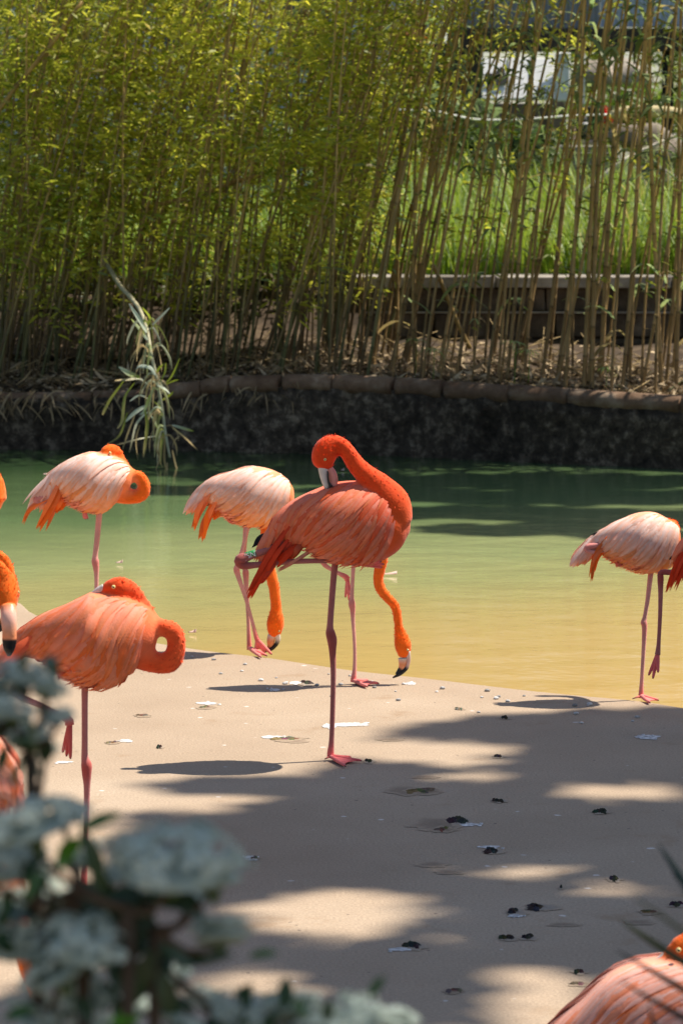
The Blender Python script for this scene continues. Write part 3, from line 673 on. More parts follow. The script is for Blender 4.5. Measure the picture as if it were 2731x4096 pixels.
def boulder(c, r, col, seed, sx=1.0):
    bm = bmesh.new(); bmesh.ops.create_icosphere(bm, subdivisions=3, radius=1)
    for v in bm.verts:
        d = 1 + .22 * noise.noise(v.co * 1.4 + Vector((seed, 0, 0))) + .08 * noise.noise(v.co * 4 + Vector((seed, 5, 0)))
        v.co = Vector((v.co.x * d * r * sx, v.co.y * d * r * .8, v.co.z * d * r * .8)) + c
    me = bpy.data.meshes.new('boulder'); bm.to_mesh(me); bm.free()
    a = me.color_attributes.new('Col', 'FLOAT_COLOR', 'POINT'); a.data.foreach_set('color', list(col + (1,)) * len(me.vertices))
    me.polygons.foreach_set('use_smooth', [True] * len(me.polygons)); return link('boulder', me, M_STONE)
for k, (x_, y_, Y, r_, cl, lab) in enumerate(((2380, 300, 34, .17, (.34, .28, .22), 'rounded tan boulder on the slope behind the pavilion post'), (2450, 290, 34.5, .2, (.30, .26, .21), 'large grey tan boulder between its neighbours behind the pavilion'), (2530, 310, 34, .15, (.34, .29, .23), 'small pale boulder beside the bush behind the pavilion'),
        (2500, 545, 26.2, .12, (.2, .16, .12), 'weathered brown rock beside the stone trough'), (2590, 560, 26.4, .16, (.24, .2, .15), 'big pale rock under the straw roll'), (2660, 640, 26, .18, (.16, .13, .1), 'dark rock in the shade below the straw roll'), (2600, 730, 25.6, .15, (.10, .085, .07), 'blackish rock low in the grass under the dead branch'))):
    tag(boulder(W(x_, y_, Y), r_, cl, k * 3.1, 1.3), lab, 'rock')
def bush(name, label, c, rx, ry, rz_, n, lsz, ca, cb, seed, mat=None, group=None):
    rr = random.Random(seed); e = empty(name, (c.x, c.y, c.z - rz_)); tag(e, label, 'shrub', group)
    mb = MB(); clumps = [(rdir(rr) * rr.uniform(.35, 1) ** .6, rr.uniform(.2, .42), rr.random()) for _ in range(38)]
    for k in range(n):
        d, s, tn = rr.choice(clumps); q = d + rdir(rr) * s * rr.random() ** .4
        p = c + Vector((q.x * rx, q.y * ry, q.z * rz_)); leaf(mb, p, rdir(rr, -.5, .7), rdir(rr, 0, 1), lsz * rr.uniform(.7, 1.4), lsz * rr.uniform(.25, .45), mixc(ca, cb, min(1, max(0, tn * .7 + rr.random() * .4))), .3)
    mb.obj('foliage', mat or M_LEAF, e).__setitem__('kind', 'stuff')
    mb = MB()
    for k in range(6):
        d = clumps[k][0]; loft(mb, [(c.x, c.y, c.z - rz_ * 1.1, .03, .03, .12, .09, .06), (c.x + d.x * rx * .4, c.y + d.y * ry * .4, c.z + d.z * rz_ * .3, .018, .018, .12, .09, .06), (c.x + d.x * rx * .8, c.y + d.y * ry * .8, c.z + d.z * rz_ * .8, .006, .006, .12, .09, .06)], nring=6, res=3)
    mb.obj('stems', M_BARK, e); return e
bush('garden_shrub', 'bright yellow green shrub beyond the pavilion opening', W(2560, 330, 37), 1.1, .8, .55, 2600, .09, (0.10, 0.18, 0.02), (0.38, 0.42, 0.05), 3)
bush('garden_shrub', 'low dense green shrub in front of the boulders', W(2480, 415, 31.8), .62, .3, .16, 1500, .05, (0.07, 0.16, 0.01), (0.24, 0.36, 0.03), 4)
bush('garden_shrub', 'dark green shrub with pale blades beside the pavilion back wall', W(1700, 520, 28.5), .5, .4, .35, 1500, .12, (0.05, 0.10, 0.02), (0.30, 0.38, 0.16), 5)
bush('garden_shrub', 'deep green shrub hiding the foot of the pavilion boards', W(2050, 620, 27.5), .55, .3, .22, 1400, .09, (0.03, 0.07, 0.015), (0.16, 0.24, 0.06), 15)
bush('garden_shrub', 'small shrub with red brown leaves high behind the leaning canes', W(1635, 180, 28), .13, .13, .16, 240, .06, (0.30, 0.03, 0.01), (0.55, 0.10, 0.03), 6)
for k_, (bx_, lab_) in enumerate(((-2.1, 'low dark undergrowth at the left end behind the thicket'), (-1.2, 'dark ferny undergrowth behind the hanging reed'), (-.35, 'low dark undergrowth beside the end of the terrace wall'))):
    bush('undergrowth_shrub', lab_, Vector((bx_, 20.6, .75)), .55, .3, .3, 900, .07, (0.03, 0.05, 0.01), (0.14, 0.18, 0.03), 60 + k_)
bush('garden_shrub', 'leafy dark shrub behind the dense bamboo thicket', W(500, 300, 27), 2.2, .8, 1.3, 5200, .10, (0.04, 0.08, 0.012), (0.18, 0.22, 0.03), 8)
bush('garden_shrub', 'tall shrub closing the gap behind the bamboo edge', W(1350, 620, 25.5), .8, .5, .5, 2200, .08, (0.05, 0.10, 0.015), (0.26, 0.32, 0.05), 9)

# ================================================================== FLAMINGOS
LV = Vector((0, 1, 0))
BLK = (0.008, 0.008, 0.010)
PAL = {
 'coral': dict(neck=(0.80, 0.060, 0.008), neck2=(0.82, 0.10, 0.015), body=(0.80, 0.17, 0.08), belly=(0.88, 0.33, 0.23), root=(0.90, 0.33, 0.25), tip=(0.90, 0.23, 0.06), alt=(0.82, 0.09, 0.015), tert=(0.70, 0.045, 0.004), leg=(0.40, 0.13, 0.115), hock=(0.36, 0.08, 0.065), foot=(0.80, 0.15, 0.14)),
 'salmon': dict(neck=(0.84, 0.075, 0.010), neck2=(0.88, 0.15, 0.045), body=(0.88, 0.25, 0.11), belly=(0.90, 0.36, 0.23), root=(0.93, 0.38, 0.29), tip=(0.93, 0.26, 0.065), alt=(0.88, 0.17, 0.025), tert=(0.86, 0.16, 0.06), leg=(0.50, 0.18, 0.16), hock=(0.48, 0.10, 0.08), foot=(0.64, 0.10, 0.08)),
 'streak': dict(neck=(0.92, 0.14, 0.008), neck2=(0.92, 0.2, 0.03), body=(0.94, 0.40, 0.25), belly=(0.92, 0.36, 0.27), root=(0.97, 0.66, 0.57), tip=(0.96, 0.46, 0.32), alt=(0.94, 0.20, 0.03), tert=(0.93, 0.26, 0.03), leg=(0.66, 0.30, 0.26), hock=(0.64, 0.22, 0.19), foot=(0.78, 0.20, 0.17)),
 'pale': dict(neck=(0.90, 0.14, 0.006), neck2=(0.90, 0.18, 0.02), body=(0.94, 0.42, 0.24), belly=(0.92, 0.36, 0.27), root=(0.96, 0.66, 0.56), tip=(0.95, 0.40, 0.19), alt=(0.94, 0.27, 0.04), tert=(0.93, 0.18, 0.012), leg=(0.66, 0.30, 0.26), hock=(0.64, 0.22, 0.19), foot=(0.78, 0.20, 0.17)),
}
def remeshed(mb, voxel):
    me = mb.mesh('tmp'); o = bpy.data.objects.new('tmp', me); COL.objects.link(o)
    m = o.modifiers.new('r', 'REMESH'); m.mode = 'VOXEL'; m.voxel_size = voxel; m.use_smooth_shade = True
    s = o.modifiers.new('s', 'SMOOTH'); s.iterations = 5; s.factor = 0.5
    dg = bpy.context.evaluated_depsgraph_get(); ev = o.evaluated_get(dg)
    em = ev.to_mesh(); n = len(em.vertices); co = np.empty(n * 3, dtype=np.float32); em.vertices.foreach_get('co', co)
    faces = [tuple(p.vertices) for p in em.polygons]; ev.to_mesh_clear()
    bpy.data.objects.remove(o); bpy.data.meshes.remove(me)
    return co.reshape(-1, 3), faces

def feather_strip(mb, P, NR, wmax, c0, c1, cm=None):
    """P points, NR normals; flat cambered feather."""
    n = len(P); V = []; C = []; F = []
    for i in range(n):
        t = (P[min(i + 1, n - 1)] - P[max(i - 1, 0)])
        if t.length < 1e-7: t = Vector((0, 0, -1))
        t.normalize(); s = NR[i].cross(t)
        if s.length < 1e-4: s = t.orthogonal()
        s.normalize(); nn = t.cross(s); 
        if nn.dot(NR[i]) < 0: nn = -nn
        u = i / (n - 1); ww = wmax * .5 * min(1.0, 0.35 + 1.9 * u) * (1 - max(0, (u - .45) / .55) ** 2.2) + .0003
        V += [P[i] - s * ww, P[i] + nn * (ww * .28), P[i] + s * ww]
        c = mixc(c0, c1, u ** 1.3); e = cm if cm else tuple(q * .93 for q in c); e = mixc(c, e, .40)
        C += [e, c, e]
    for i in range(n - 1):
        F += [(3 * i, 3 * i + 1, 3 * i + 4, 3 * i + 3), (3 * i + 1, 3 * i + 2, 3 * i + 5, 3 * i + 4)]
    mb.add(V, F, C)

def foot(mb, ank, toes, col, r, ground=True, web=True):
    tips = []
    for tp in toes:
        mid = ank.lerp(tp, 0.5); 
        if ground: mid.z = max(tp.z, ank.z * .35) + r * .4
        claw = (0.10, 0.06, 0.06)
        loft(mb, [tuple(ank) + (r * 1.0, r * 1.0) + col, tuple(mid) + (r * .85, r * .75) + col, tuple(ank.lerp(tp, .9) if not ground else Vector((lerp(ank.x, tp.x, .9), lerp(ank.y, tp.y, .9), tp.z + r * .3))) + (r * .6, r * .6) + col, tuple(tp) + (r * .25, r * .25) + claw], nring=8, res=3)
        tips.append((mid, tp))
    if web and len(toes) >= 2:
        wc = tuple(min(1, c * 1.1) for c in col)
        for (m1, t1), (m2, t2) in zip(tips, tips[1:]):
            a1, a2 = ank.lerp(t1, .85), ank.lerp(t2, .85); 
            if ground: a1.z = t1.z + r * .15; a2.z = t2.z + r * .15
            md = (a1 + a2) * .5; md = md.lerp(ank, .15)
            if ground: md.z = t1.z + r * .1
            th = Vector((0, 0, .0015)) if ground else Vector((0, .0015, 0))
            V = [ank, a1, md, a2]; V = [v + th for v in V] + [v - th for v in V]
            mb.add(V, [(0, 1, 2), (0, 2, 3), (4, 6, 5), (4, 7, 6), (1, 5, 6, 2), (2, 6, 7, 3)], wc)

def flamingo(label, Y, pal, body, neck, head, bills, eye, legs, drops=(), prim=(), voxel=0.007, nf=260, fl=0.105, fw=0.020, wing_u=(0.22, 0.86), th=(8, 112), phi=(18, 58), seed=1, band=None, chest=(.55, .9, .75), rwk=0.9, fuzz=1.0):
    rnd = random.Random(seed); P_ = PAL[pal]; k = Y / FPX
    def w3(x, y, dz=0.0): return W(x, y, Y + dz)
    # --- body, neck, head as one surface
    bp = [tuple(w3(x, y, dz)) + (rh * k, rh * k * rwk) + P_['body'] for (x, y, dz, rh) in body]
    npnt = [tuple(w3(x, y, dz)) + (r_ * k, r_ * k * (.9 if i else rwk)) + P_['neck'] for i, (x, y, dz, r_) in enumerate(neck)]
    hp_ = [tuple(w3(x, y, dz)) + (r_ * k, r_ * k * .8) + P_['neck'] for (x, y, dz, r_) in head]
    mb = MB(); loft(mb, bp, LV, 22, 5); loft(mb, npnt, LV, 16, 5); loft(mb, hp_, LV, 16, 5)
    co, faces = remeshed(mb, voxel)
    BS = np.array(crom(bp, 6)); NS = np.array(crom(npnt, 6) + crom(hp_, 6))
    def nd(S_): 
        d = np.linalg.norm(co[:, None, :] - S_[None, :, :3], axis=2) / np.maximum(S_[None, :, 3], 1e-3); return d.min(1)
    db, dn = nd(BS), nd(NS); wn = np.clip((db - dn) * 2.2 + 0.55, 0, 1); wn = wn * wn * (3 - 2 * wn)
    zc = co[:, 2]; zlo, zhi = BS[:, 2].min() - BS[:, 3].max(), BS[:, 2].max() + BS[:, 3].max(); bz = np.clip((zc - zlo) / (zhi - zlo + 1e-6), 0, 1)[:, None]
    bodyc = np.array(P_['belly']) * (1 - bz) + np.array(P_['body']) * bz
    hd = np.array(w3(head[-1][0], head[-1][1], head[-1][2])); nmix = np.clip(np.linalg.norm(co - hd, axis=1) / (0.5), 0, 1)[:, None]
    neckc = np.array(P_['neck']) * (1 - nmix) + np.array(P_['neck2']) * nmix
    uu = np.linalg.norm(co[:, None, :] - BS[None, :, :3], axis=2).argmin(1) / (len(BS) - 1)
    cw = np.clip((uu - chest[0]) / (chest[1] - chest[0]), 0, 1); cw = (cw * cw * (3 - 2 * cw))[:, None] * chest[2]
    bodyc = bodyc * (1 - cw) + np.array(P_['neck2']) * cw
    cols = bodyc * (1 - wn[:, None]) + neckc * wn[:, None]
    root_xy = None
    mb = MB(); mb.v = [tuple(p) for p in co.tolist()]; mb.f = faces; mb.c = [tuple(c) for c in cols.tolist()]
    # --- legs
    zmin = 1e9
    for lg in legs:
        pts = []
        for q in lg['p']:
            x, y, r_ = q[:3]; c = P_['hock'] if len(q) > 3 and q[3] == 'h' else (P_['foot'] if len(q) > 3 and q[3] == 'f' else P_['leg'])
            pts.append(tuple(w3(x, y, lg.get('dz', 0))) + (r_ * k, r_ * k) + c)
        loft(mb, pts, LV, 10, 4)
        ank = Vector(pts[-1][:3]); gr = lg.get('ground', True)
        if gr and 'toes' in lg:
            tps = [G(x, y, 0.006) for x, y in lg['toes']]
            ank.z = max(ank.z, 0.012)
        elif 'toes' in lg: tps = [w3(x, y, lg.get('dz', 0) - .012 * i) for i, (x, y) in enumerate(lg['toes'])]
        else: tps = []
        if tps: foot(mb, ank, tps, P_['foot'], lg.get('fr', 9) * k, gr, lg.get('web', True))
        if 'hind' in lg:
            h = G(*lg['hind'], 0.008) if gr else w3(*lg['hind']); loft(mb, [tuple(ank) + (6 * k, 6 * k) + P_['foot'], tuple(h) + (2 * k, 2 * k) + (.15, .06, .05)], LV, 6, 2)
        if gr: root_xy = root_xy or ank
    if root_xy is None: root_xy = w3(body[3][0], body[3][1])
    root = empty('flamingo', (root_xy.x, root_xy.y, 0)); tag(root, label, 'flamingo', 'flamingos by the pond')
    mb.obj('body', M_PLUME, root)
    # --- wing and contour feathers following the body surface
    S_ = [np.array(s) for s in crom(bp, 10)]; n = len(S_)
    cum = [0.0]
    for i in range(1, n): cum.append(cum[-1] + float(np.linalg.norm(S_[i][:3] - S_[i - 1][:3])))
    LEN = cum[-1]
    def frame(u):
        f_ = max(0.0, min(1.0, u)) * (n - 1); i = min(n - 2, int(f_)); s = S_[i] * (1 - (f_ - i)) + S_[i + 1] * (f_ - i)
        t = Vector(S_[min(i + 2, n - 1)][:3] - S_[max(i - 1, 0)][:3]); t.normalize()
        l = LV - t * LV.dot(t); l.normalize(); nn = t.cross(l)
        if nn.z < 0: nn = -nn
        return Vector(s[:3]), t, l, nn, s[3], s[4]
    def surf(u, a, off):
        c, t, l, nn, rh, rw = frame(u)
        d = nn * math.cos(a) - l * math.sin(a)
        p = c + nn * (math.cos(a) * (rh + off)) - l * (math.sin(a) * (rw + off)); return p, d, t, l, nn, rh, rw
    for side in (1, -1):
        mbw = MB()
        cand = []
        for q in range(nf if side == 1 else nf // 3):
            u0 = wing_u[0] + (wing_u[1] - wing_u[0]) * rnd.random(); a0 = R(th[0] + (th[1] - th[0]) * rnd.random() ** 0.9)
            cand.append((u0, a0))
        cand.sort(key=lambda c: c[0])
        for u0, a0 in cand:
            fr = (u0 - wing_u[0]) / (wing_u[1] - wing_u[0])
            if a0 > R(95) and rnd.random() < .5: continue
            ph = R(lerp(phi[0], phi[1], fr) + rnd.gauss(0, 5)); Lf = 1.25 * fl * rnd.uniform(.75, 1.25) * lerp(1.0, .9, fr)
            u, a = u0, a0 * side; PP = []; NN = []; free = None; K = 6
            lift = rnd.uniform(.004, .014)
            for i in range(K + 1):
                s = i / K
                if free is None:
                    p, d, t, l, nn, rh, rw = surf(u, a, -.002 + lift * s)
                    if PP and u <= 0.03:
                        free = (PP[-1] - PP[-2]) if len(PP) > 1 else -t * (Lf / K)
                if free is not None:
                    free = free * .8 + Vector((0, 0, -.0014)); p = PP[-1] + free; d = NN[-1]
                PP.append(p); NN.append(d)
                u -= Lf / K * math.cos(ph) / LEN; a += side * Lf / K * math.sin(ph) / max(.5 * (rh + rw), .02)
            z = rnd.random(); v = rnd.uniform(.88, 1.06)
            c0 = mixc(P_['root'], P_['tip'], rnd.uniform(0, .25)); c1 = mixc(P_['tip'], P_['root'], rnd.uniform(0, .35))
            if z < .15 + .16 * fr: c0 = mixc(c0, P_['alt'], .5); c1 = mixc(P_['alt'], P_['tip'], rnd.random() * .5)
            if pal == 'pale': ot = .65 * sstep(48, 88, math.degrees(a0)); c0 = mixc(c0, (0.95, 0.42, 0.18), ot * .7); c1 = mixc(c1, (0.95, 0.32, 0.08), ot)
            if pal == 'pale': sun_wt = .75 * (1 - sstep(20, 75, math.degrees(a0))); c0 = mixc(c0, (0.98, 0.86, 0.80), sun_wt); c1 = mixc(c1, (0.98, 0.80, 0.72), sun_wt * .8)  # white sunlight on the back painted into the upper feathers
            if a0 > R(92): c0 = mixc(c0, P_['belly'], .6); c1 = mixc(c1, P_['belly'], .6)
            feather_strip(mbw, PP, NN, fw * rnd.uniform(.75, 1.25), tuple(c * v for c in c0), tuple(c * v for c in c1), P_['alt'])
        if side == 1:
            for (pp, wpx, nfe, col, jit) in drops:
                dcol = col or P_['tert']
                for q in range(nfe):
                    jx, jy = rnd.gauss(0, jit), rnd.gauss(0, jit); ex, ey = rnd.gauss(0, jit * 1.3), -abs(rnd.gauss(0, jit * 2.2)); m_ = len(pp) - 1
                    if q == 0: ex = ey = 0
                    path = [tuple(w3(x + lerp(jx, ex, i / m_), y + lerp(jy, ey, i / m_), -.02 - .004 * q + .03 * (rnd.random() - .5))) for i, (x, y) in enumerate(pp)]
                    PP = [Vector(p) for p in crom(path, 5)]; v = rnd.uniform(.75, 1.2)
                    c0 = mixc(dcol, P_['root'], .25 * rnd.random()); feather_strip(mbw, PP, [Vector((.25 * math.sin(q * 2.3), -1, .25)).normalized()] * len(PP), wpx * k * rnd.uniform(.7, 1.15), tuple(c * v for c in c0), tuple(c * v for c in dcol))
        mbw.obj('wing', M_FEATH, root)
    if prim:
        mbp = MB()
        for (pp, wpx, nfe, jit) in prim:
            for q in range(nfe):
                path = [tuple(w3(x + (rnd.gauss(0, jit) if q else 0), y + (rnd.gauss(0, jit) if q else 0), .004 * q - .012)) for x, y in pp]
                PP = [Vector(p) for p in crom(path, 4)]; feather_strip(mbp, PP, [Vector((0, -1, .4)).normalized()] * len(PP), wpx * k, BLK, BLK, BLK)
        mbp.obj('flight_feathers', M_FEATH, root)
    # --- down: short fine feathers that break up the outline of neck, head and belly
    if fuzz:
        mbf = MB(); step = max(1, int(len(co) / (2600 * fuzz)))
        ids = list(range(0, len(co), step)); rnd.shuffle(ids)
        NSL = NS
        for i in ids:
            if wn[i] < .5 and bz[i, 0] > .30: continue
            p = Vector(co[i].tolist()); c = tuple(cols[i])
            near = NS if wn[i] > .5 else BS
            j = int(np.argmin(np.linalg.norm(near[:, :3] - co[i], axis=1))); o_ = Vector((co[i] - near[j][:3]).tolist())
            if o_.length < 1e-5: continue
            o_.normalize(); j2 = max(0, j - 1); t = Vector((near[min(j + 1, len(near) - 1)][:3] - near[j2][:3]).tolist())
            if t.length < 1e-6: continue
            t.normalize(); t = -t + Vector((rnd.gauss(0, .25), rnd.gauss(0, .25), rnd.gauss(0, .25))); t.normalize()
            Lq = rnd.uniform(.005, .010) if wn[i] > .5 else rnd.uniform(.015, .03)
            s = t.cross(o_).normalized() * (Lq * .22); q1 = p + t * Lq * .5 + o_ * .0004; q2 = p + t * Lq + o_ * rnd.uniform(.0, .0012)
            v = rnd.uniform(.85, 1.15); cc = tuple(x * v for x in c)
            mbf.add([p - s * .4 - o_ * .001, p + s * .4 - o_ * .001, q1 + s, q1 - s, q2], [(0, 1, 2, 3), (3, 2, 4)], cc)
        mbf.obj('down_feathers', M_FEATH, root)['kind'] = 'stuff'
    # --- bill
    if bills:
        mbb = MB()
        for bl in bills: loft(mbb, [tuple(w3(x, y, dz)) + (r_ * k, r_ * k * .75) + c for (x, y, dz, r_, c) in bl], LV, 12, 5)
        mbb.obj('beak', M_BEAK, root)
    if eye:
        x, y, dz, r_ = eye; c = w3(x, y, dz)
        e = None
        for nm, rr, off, cl in (('eye', r_, 0, (0.70, 0.55, 0.22)), ('pupil', r_ * .5, -r_ * .62, (0.01, 0.01, 0.01))):
            bm = bmesh.new(); bmesh.ops.create_uvsphere(bm, u_segments=14, v_segments=10, radius=rr * k)
            bmesh.ops.translate(bm, verts=bm.verts, vec=c + Vector((0, off * k, 0)))
            me = bpy.data.meshes.new(nm); bm.to_mesh(me); bm.free(); a = me.color_attributes.new('Col', 'FLOAT_COLOR', 'POINT'); a.data.foreach_set('color', list(cl + (1,)) * len(me.vertices))
            me.polygons.foreach_set('use_smooth', [True] * len(me.polygons)); e = link(nm, me, M_EYE, e or root)
    if band:
        (x0, y0), (x1, y1), r_, dz, txt = band; a, b = w3(x0, y0, dz), w3(x1, y1, dz)
        mbb = MB(); g = (0.02, 0.22, 0.06)
        loft(mbb, [tuple(a) + (r_ * k,) * 2 + g, tuple(a.lerp(b, .5)) + (r_ * k,) * 2 + g, tuple(b) + (r_ * k,) * 2 + g], LV, 16, 2)
        bo = mbb.obj('leg_band', M_PAINT, root)
        cu = bpy.data.curves.new('lettering', 'FONT'); cu.body = txt; cu.size = r_ * k * 2.0; cu.extrude = .0006; cu.align_x = 'CENTER'; cu.align_y = 'CENTER'
        t_ = bpy.data.objects.new('t', cu); COL.objects.link(t_); dg = bpy.context.evaluated_depsgraph_get(); me = bpy.data.meshes.new_from_object(t_.evaluated_get(dg)); bpy.data.objects.remove(t_)
        ang = math.atan2((b - a).z, (b - a).x); me.transform(Matrix.Translation((a + b) * .5 + Vector((0, -r_ * k * 1.02, 0))) @ Matrix.Rotation(-ang, 4, 'Y') @ Matrix.Rotation(math.pi / 2, 4, 'X'))
        at = me.color_attributes.new('Col', 'FLOAT_COLOR', 'POINT'); at.data.foreach_set('color', [.85, .85, .8, 1] * len(me.vertices)); me.materials.clear()
        link('lettering', me, M_PAINT, bo)
    return root

PK = (0.62, 0.40, 0.34); WH = (0.62, 0.56, 0.50); OR = (0.78, 0.30, 0.14); PNK = (0.68, 0.25, 0.2)
def yg(px, py): return G(px, py).y
# 1 the preening bird in the middle
flamingo('large coral flamingo preening its back on one leg in the middle of the slab', yg(1335, 3042), 'coral',
  [(1085, 2160, 0, 28), (1140, 2115, 0, 72), (1220, 2090, 0, 112), (1320, 2090, 0, 160), (1430, 2092, 0, 172), (1530, 2085, 0, 155), (1600, 2082, 0, 112), (1640, 2082, 0, 45)],
  [(1570, 2085, -.02, 82), (1560, 2012, -.03, 80), (1517, 1948, -.03, 58), (1470, 1905, -.03, 45), (1428, 1864, -.03, 38), (1396, 1818, -.03, 34), (1370, 1785, -.03, 32), (1335, 1768, -.03, 34)],
  [(1348, 1774, -.03, 33), (1318, 1784, -.03, 46), (1300, 1808, -.03, 52), (1294, 1838, -.03, 50), (1298, 1862, -.03, 38), (1298, 1878, -.03, 26)],
  [[(1290, 1858, -.035, 20, WH), (1294, 1888, -.035, 19, WH), (1299, 1918, -.035, 16, WH), (1306, 1942, -.035, 13, WH), (1313, 1956, -.035, 12, BLK), (1322, 1972, -.035, 7, BLK)],
   [(1316, 1872, -.032, 14, PNK), (1329, 1895, -.032, 17, PNK), (1334, 1918, -.032, 17, PNK), (1333, 1938, -.032, 16, PNK), (1330, 1950, -.032, 16, BLK), (1320, 1970, -.032, 7, BLK)],
   [(1310, 1884, -.045, 3, BLK), (1311, 1905, -.046, 3.5, BLK), (1314, 1928, -.045, 4.5, BLK), (1324, 1948, -.043, 8, BLK)]],
  (1300, 1838, -.054, 6),
  [dict(p=[(1345, 2215, 14), (1336, 2290, 13), (1327, 2400, 12.5), (1320, 2500, 13), (1321, 2530, 19, 'h'), (1328, 2562, 20, 'h'), (1330, 2610, 14, 'h'), (1333, 2700, 11), (1330, 2850, 10.5), (1326, 2960, 10.5), (1322, 3010, 14, 'f'), (1322, 3030, 14, 'f')], toes=[(1382, 3066), (1447, 3044), (1404, 3030)], hind=(1299, 3036)),
   dict(p=[(1130, 2165, 12), (1070, 2200, 13), (1010, 2220, 15), (962, 2240, 25, 'h'), (975, 2262, 17, 'h'), (1040, 2258, 12), (1170, 2246, 11), (1320, 2244, 10), (1420, 2252, 12), (1440, 2255, 15)], dz=-.03, toes=[(1528, 2270), (1536, 2257), (1525, 2246)], ground=False)],
  drops=[([(1150, 2110), (1085, 2215), (1035, 2310), (992, 2398)], 24, 9, None, 7), ([(1180, 2140), (1110, 2220), (1060, 2300), (1035, 2340)], 24, 7, None, 8), ([(1200, 2170), (1150, 2225), (1107, 2272)], 24, 6, None, 8), ([(1260, 2190), (1180, 2245), (1108, 2290)], 10, 4, (0.6, 0.25, 0.17), 7), ([(1230, 2150), (1190, 2200), (1160, 2245)], 26, 6, (0.62, 0.10, 0.03), 10)],
  prim=[([(1090, 2135), (1050, 2155), (1009, 2187)], 22, 3, 4)], voxel=.006, nf=430, fl=.115, fw=.017, wing_u=(.14, .80), th=(6, 108), phi=(26, 62), seed=21, chest=(.58, .78, 1.0), band=((979, 2226), (1024, 2213), 15.5, -.03, 'JSN'))
# 2 the sleeping bird at the left
flamingo('salmon flamingo asleep with its neck looped and head tucked on its back, one foot dangling', yg(335, 3575), 'salmon',
  [(40, 2592, 0, 25), (110, 2560, 0, 58), (200, 2548, 0, 108), (290, 2555, 0, 160), (380, 2558, 0, 196), (470, 2540, 0, 170), (545, 2540, 0, 134), (594, 2548, 0, 94), (630, 2556, 0, 44)],
  [(540, 2600, 0, 80), (612, 2647, 0, 46), (680, 2647, 0, 45), (706, 2588, 0, 39), (694, 2530, 0, 38), (650, 2511, -.01, 35), (612, 2490, .02, 34), (580, 2440, .03, 34), (545, 2395, .02, 36)],
  [(550, 2394, .02, 36), (510, 2364, .01, 46), (475, 2352, .0, 47), (440, 2353, -.0, 36), (412, 2358, -.0, 22)],
  [[(418, 2352, -.0, 18, WH), (395, 2362, -.0, 14, WH), (370, 2378, 0, 10, PK)]], (455, 2348, -.018, 8.5),
  [dict(p=[(341, 2725, 16), (340, 2790, 13), (340, 2950, 12.5), (340, 3025, 14), (347, 3060, 22, 'h'), (348, 3100, 19, 'h'), (349, 3160, 13), (346, 3300, 11), (341, 3450, 11), (336, 3545, 14, 'f'), (335, 3562, 14, 'f')], toes=[(395, 3600), (445, 3582), (400, 3562)], hind=(305, 3570)),
   dict(p=[(160, 2690, 16), (60, 2755, 20, 'h'), (80, 2785, 14), (172, 2825, 11.5), (245, 2864, 13), (275, 2880, 18, 'f'), (280, 2900, 18, 'f')], dz=-.04, toes=[(252, 3010), (267, 3026), (283, 3036)], ground=False, fr=11)],
  drops=[([(130, 2560), (70, 2620), (20, 2680)], 30, 7, None, 9), ([(290, 2640), (250, 2690), (235, 2720)], 30, 5, (0.74, 0.15, 0.08), 10)], nf=460, fl=.115, fw=.020, wing_u=(.12, .82), th=(6, 104), phi=(30, 66), seed=5, voxel=.005, chest=(.5, .8, .9))
# 3 the sleeping bird standing at the water's edge behind it
flamingo('pale flamingo resting with looped neck at the pond edge behind the salmon one', yg(390, 2590), 'pale',
  [(195, 1955, 0, 25), (235, 1932, 0, 60), (300, 1925, 0, 100), (370, 1926, 0, 122), (440, 1922, 0, 104), (488, 1930, 0, 78), (521, 1945, 0, 38)],
  [(470, 1965, 0, 52), (522, 1986, 0, 32), (566, 1977, 0, 29), (577, 1944, 0, 26), (560, 1912, 0, 26), (525, 1898, 0, 25), (500, 1872, .03, 24), (478, 1838, .03, 25)],
  [(480, 1840, .03, 24), (460, 1813, .02, 30), (442, 1804, .01, 30), (422, 1806, 0, 22), (412, 1812, 0, 14)],
  [[(416, 1808, 0, 12, WH), (398, 1822, 0, 9, PK)]], (441, 1812, -.014, 6),
  [dict(p=[(400, 2030, 13), (396, 2080, 12), (388, 2170, 11), (382, 2222, 11), (382, 2244, 15, 'h'), (385, 2268, 13, 'h'), (387, 2310, 9), (387, 2400, 8.5), (388, 2500, 8.5), (390, 2572, 11, 'f'), (390, 2582, 11, 'f')], toes=[(440, 2608), (462, 2596), (430, 2586)]),
   dict(p=[(240, 1960, 11), (190, 1980, 11), (146, 1999, 15, 'h'), (165, 2010, 11), (250, 1995, 8), (320, 2005, 9), (338, 2040, 10, 'f')], dz=-.02, toes=[(336, 2075), (344, 2078), (352, 2076)], ground=False, fr=7)],
  drops=[([(250, 1925), (212, 2015), (159, 2128)], 26, 9, None, 9), ([(275, 1975), (245, 2025), (226, 2054)], 22, 5, None, 7), ([(190, 1995), (120, 2040), (97, 2098)], 14, 4, None, 5)],
  prim=[([(218, 1958), (198, 1970), (172, 1988)], 18, 2, 3)], nf=300, fl=.115, fw=.021, wing_u=(.12, .88), th=(4, 105), phi=(24, 62), seed=8, voxel=.0055)
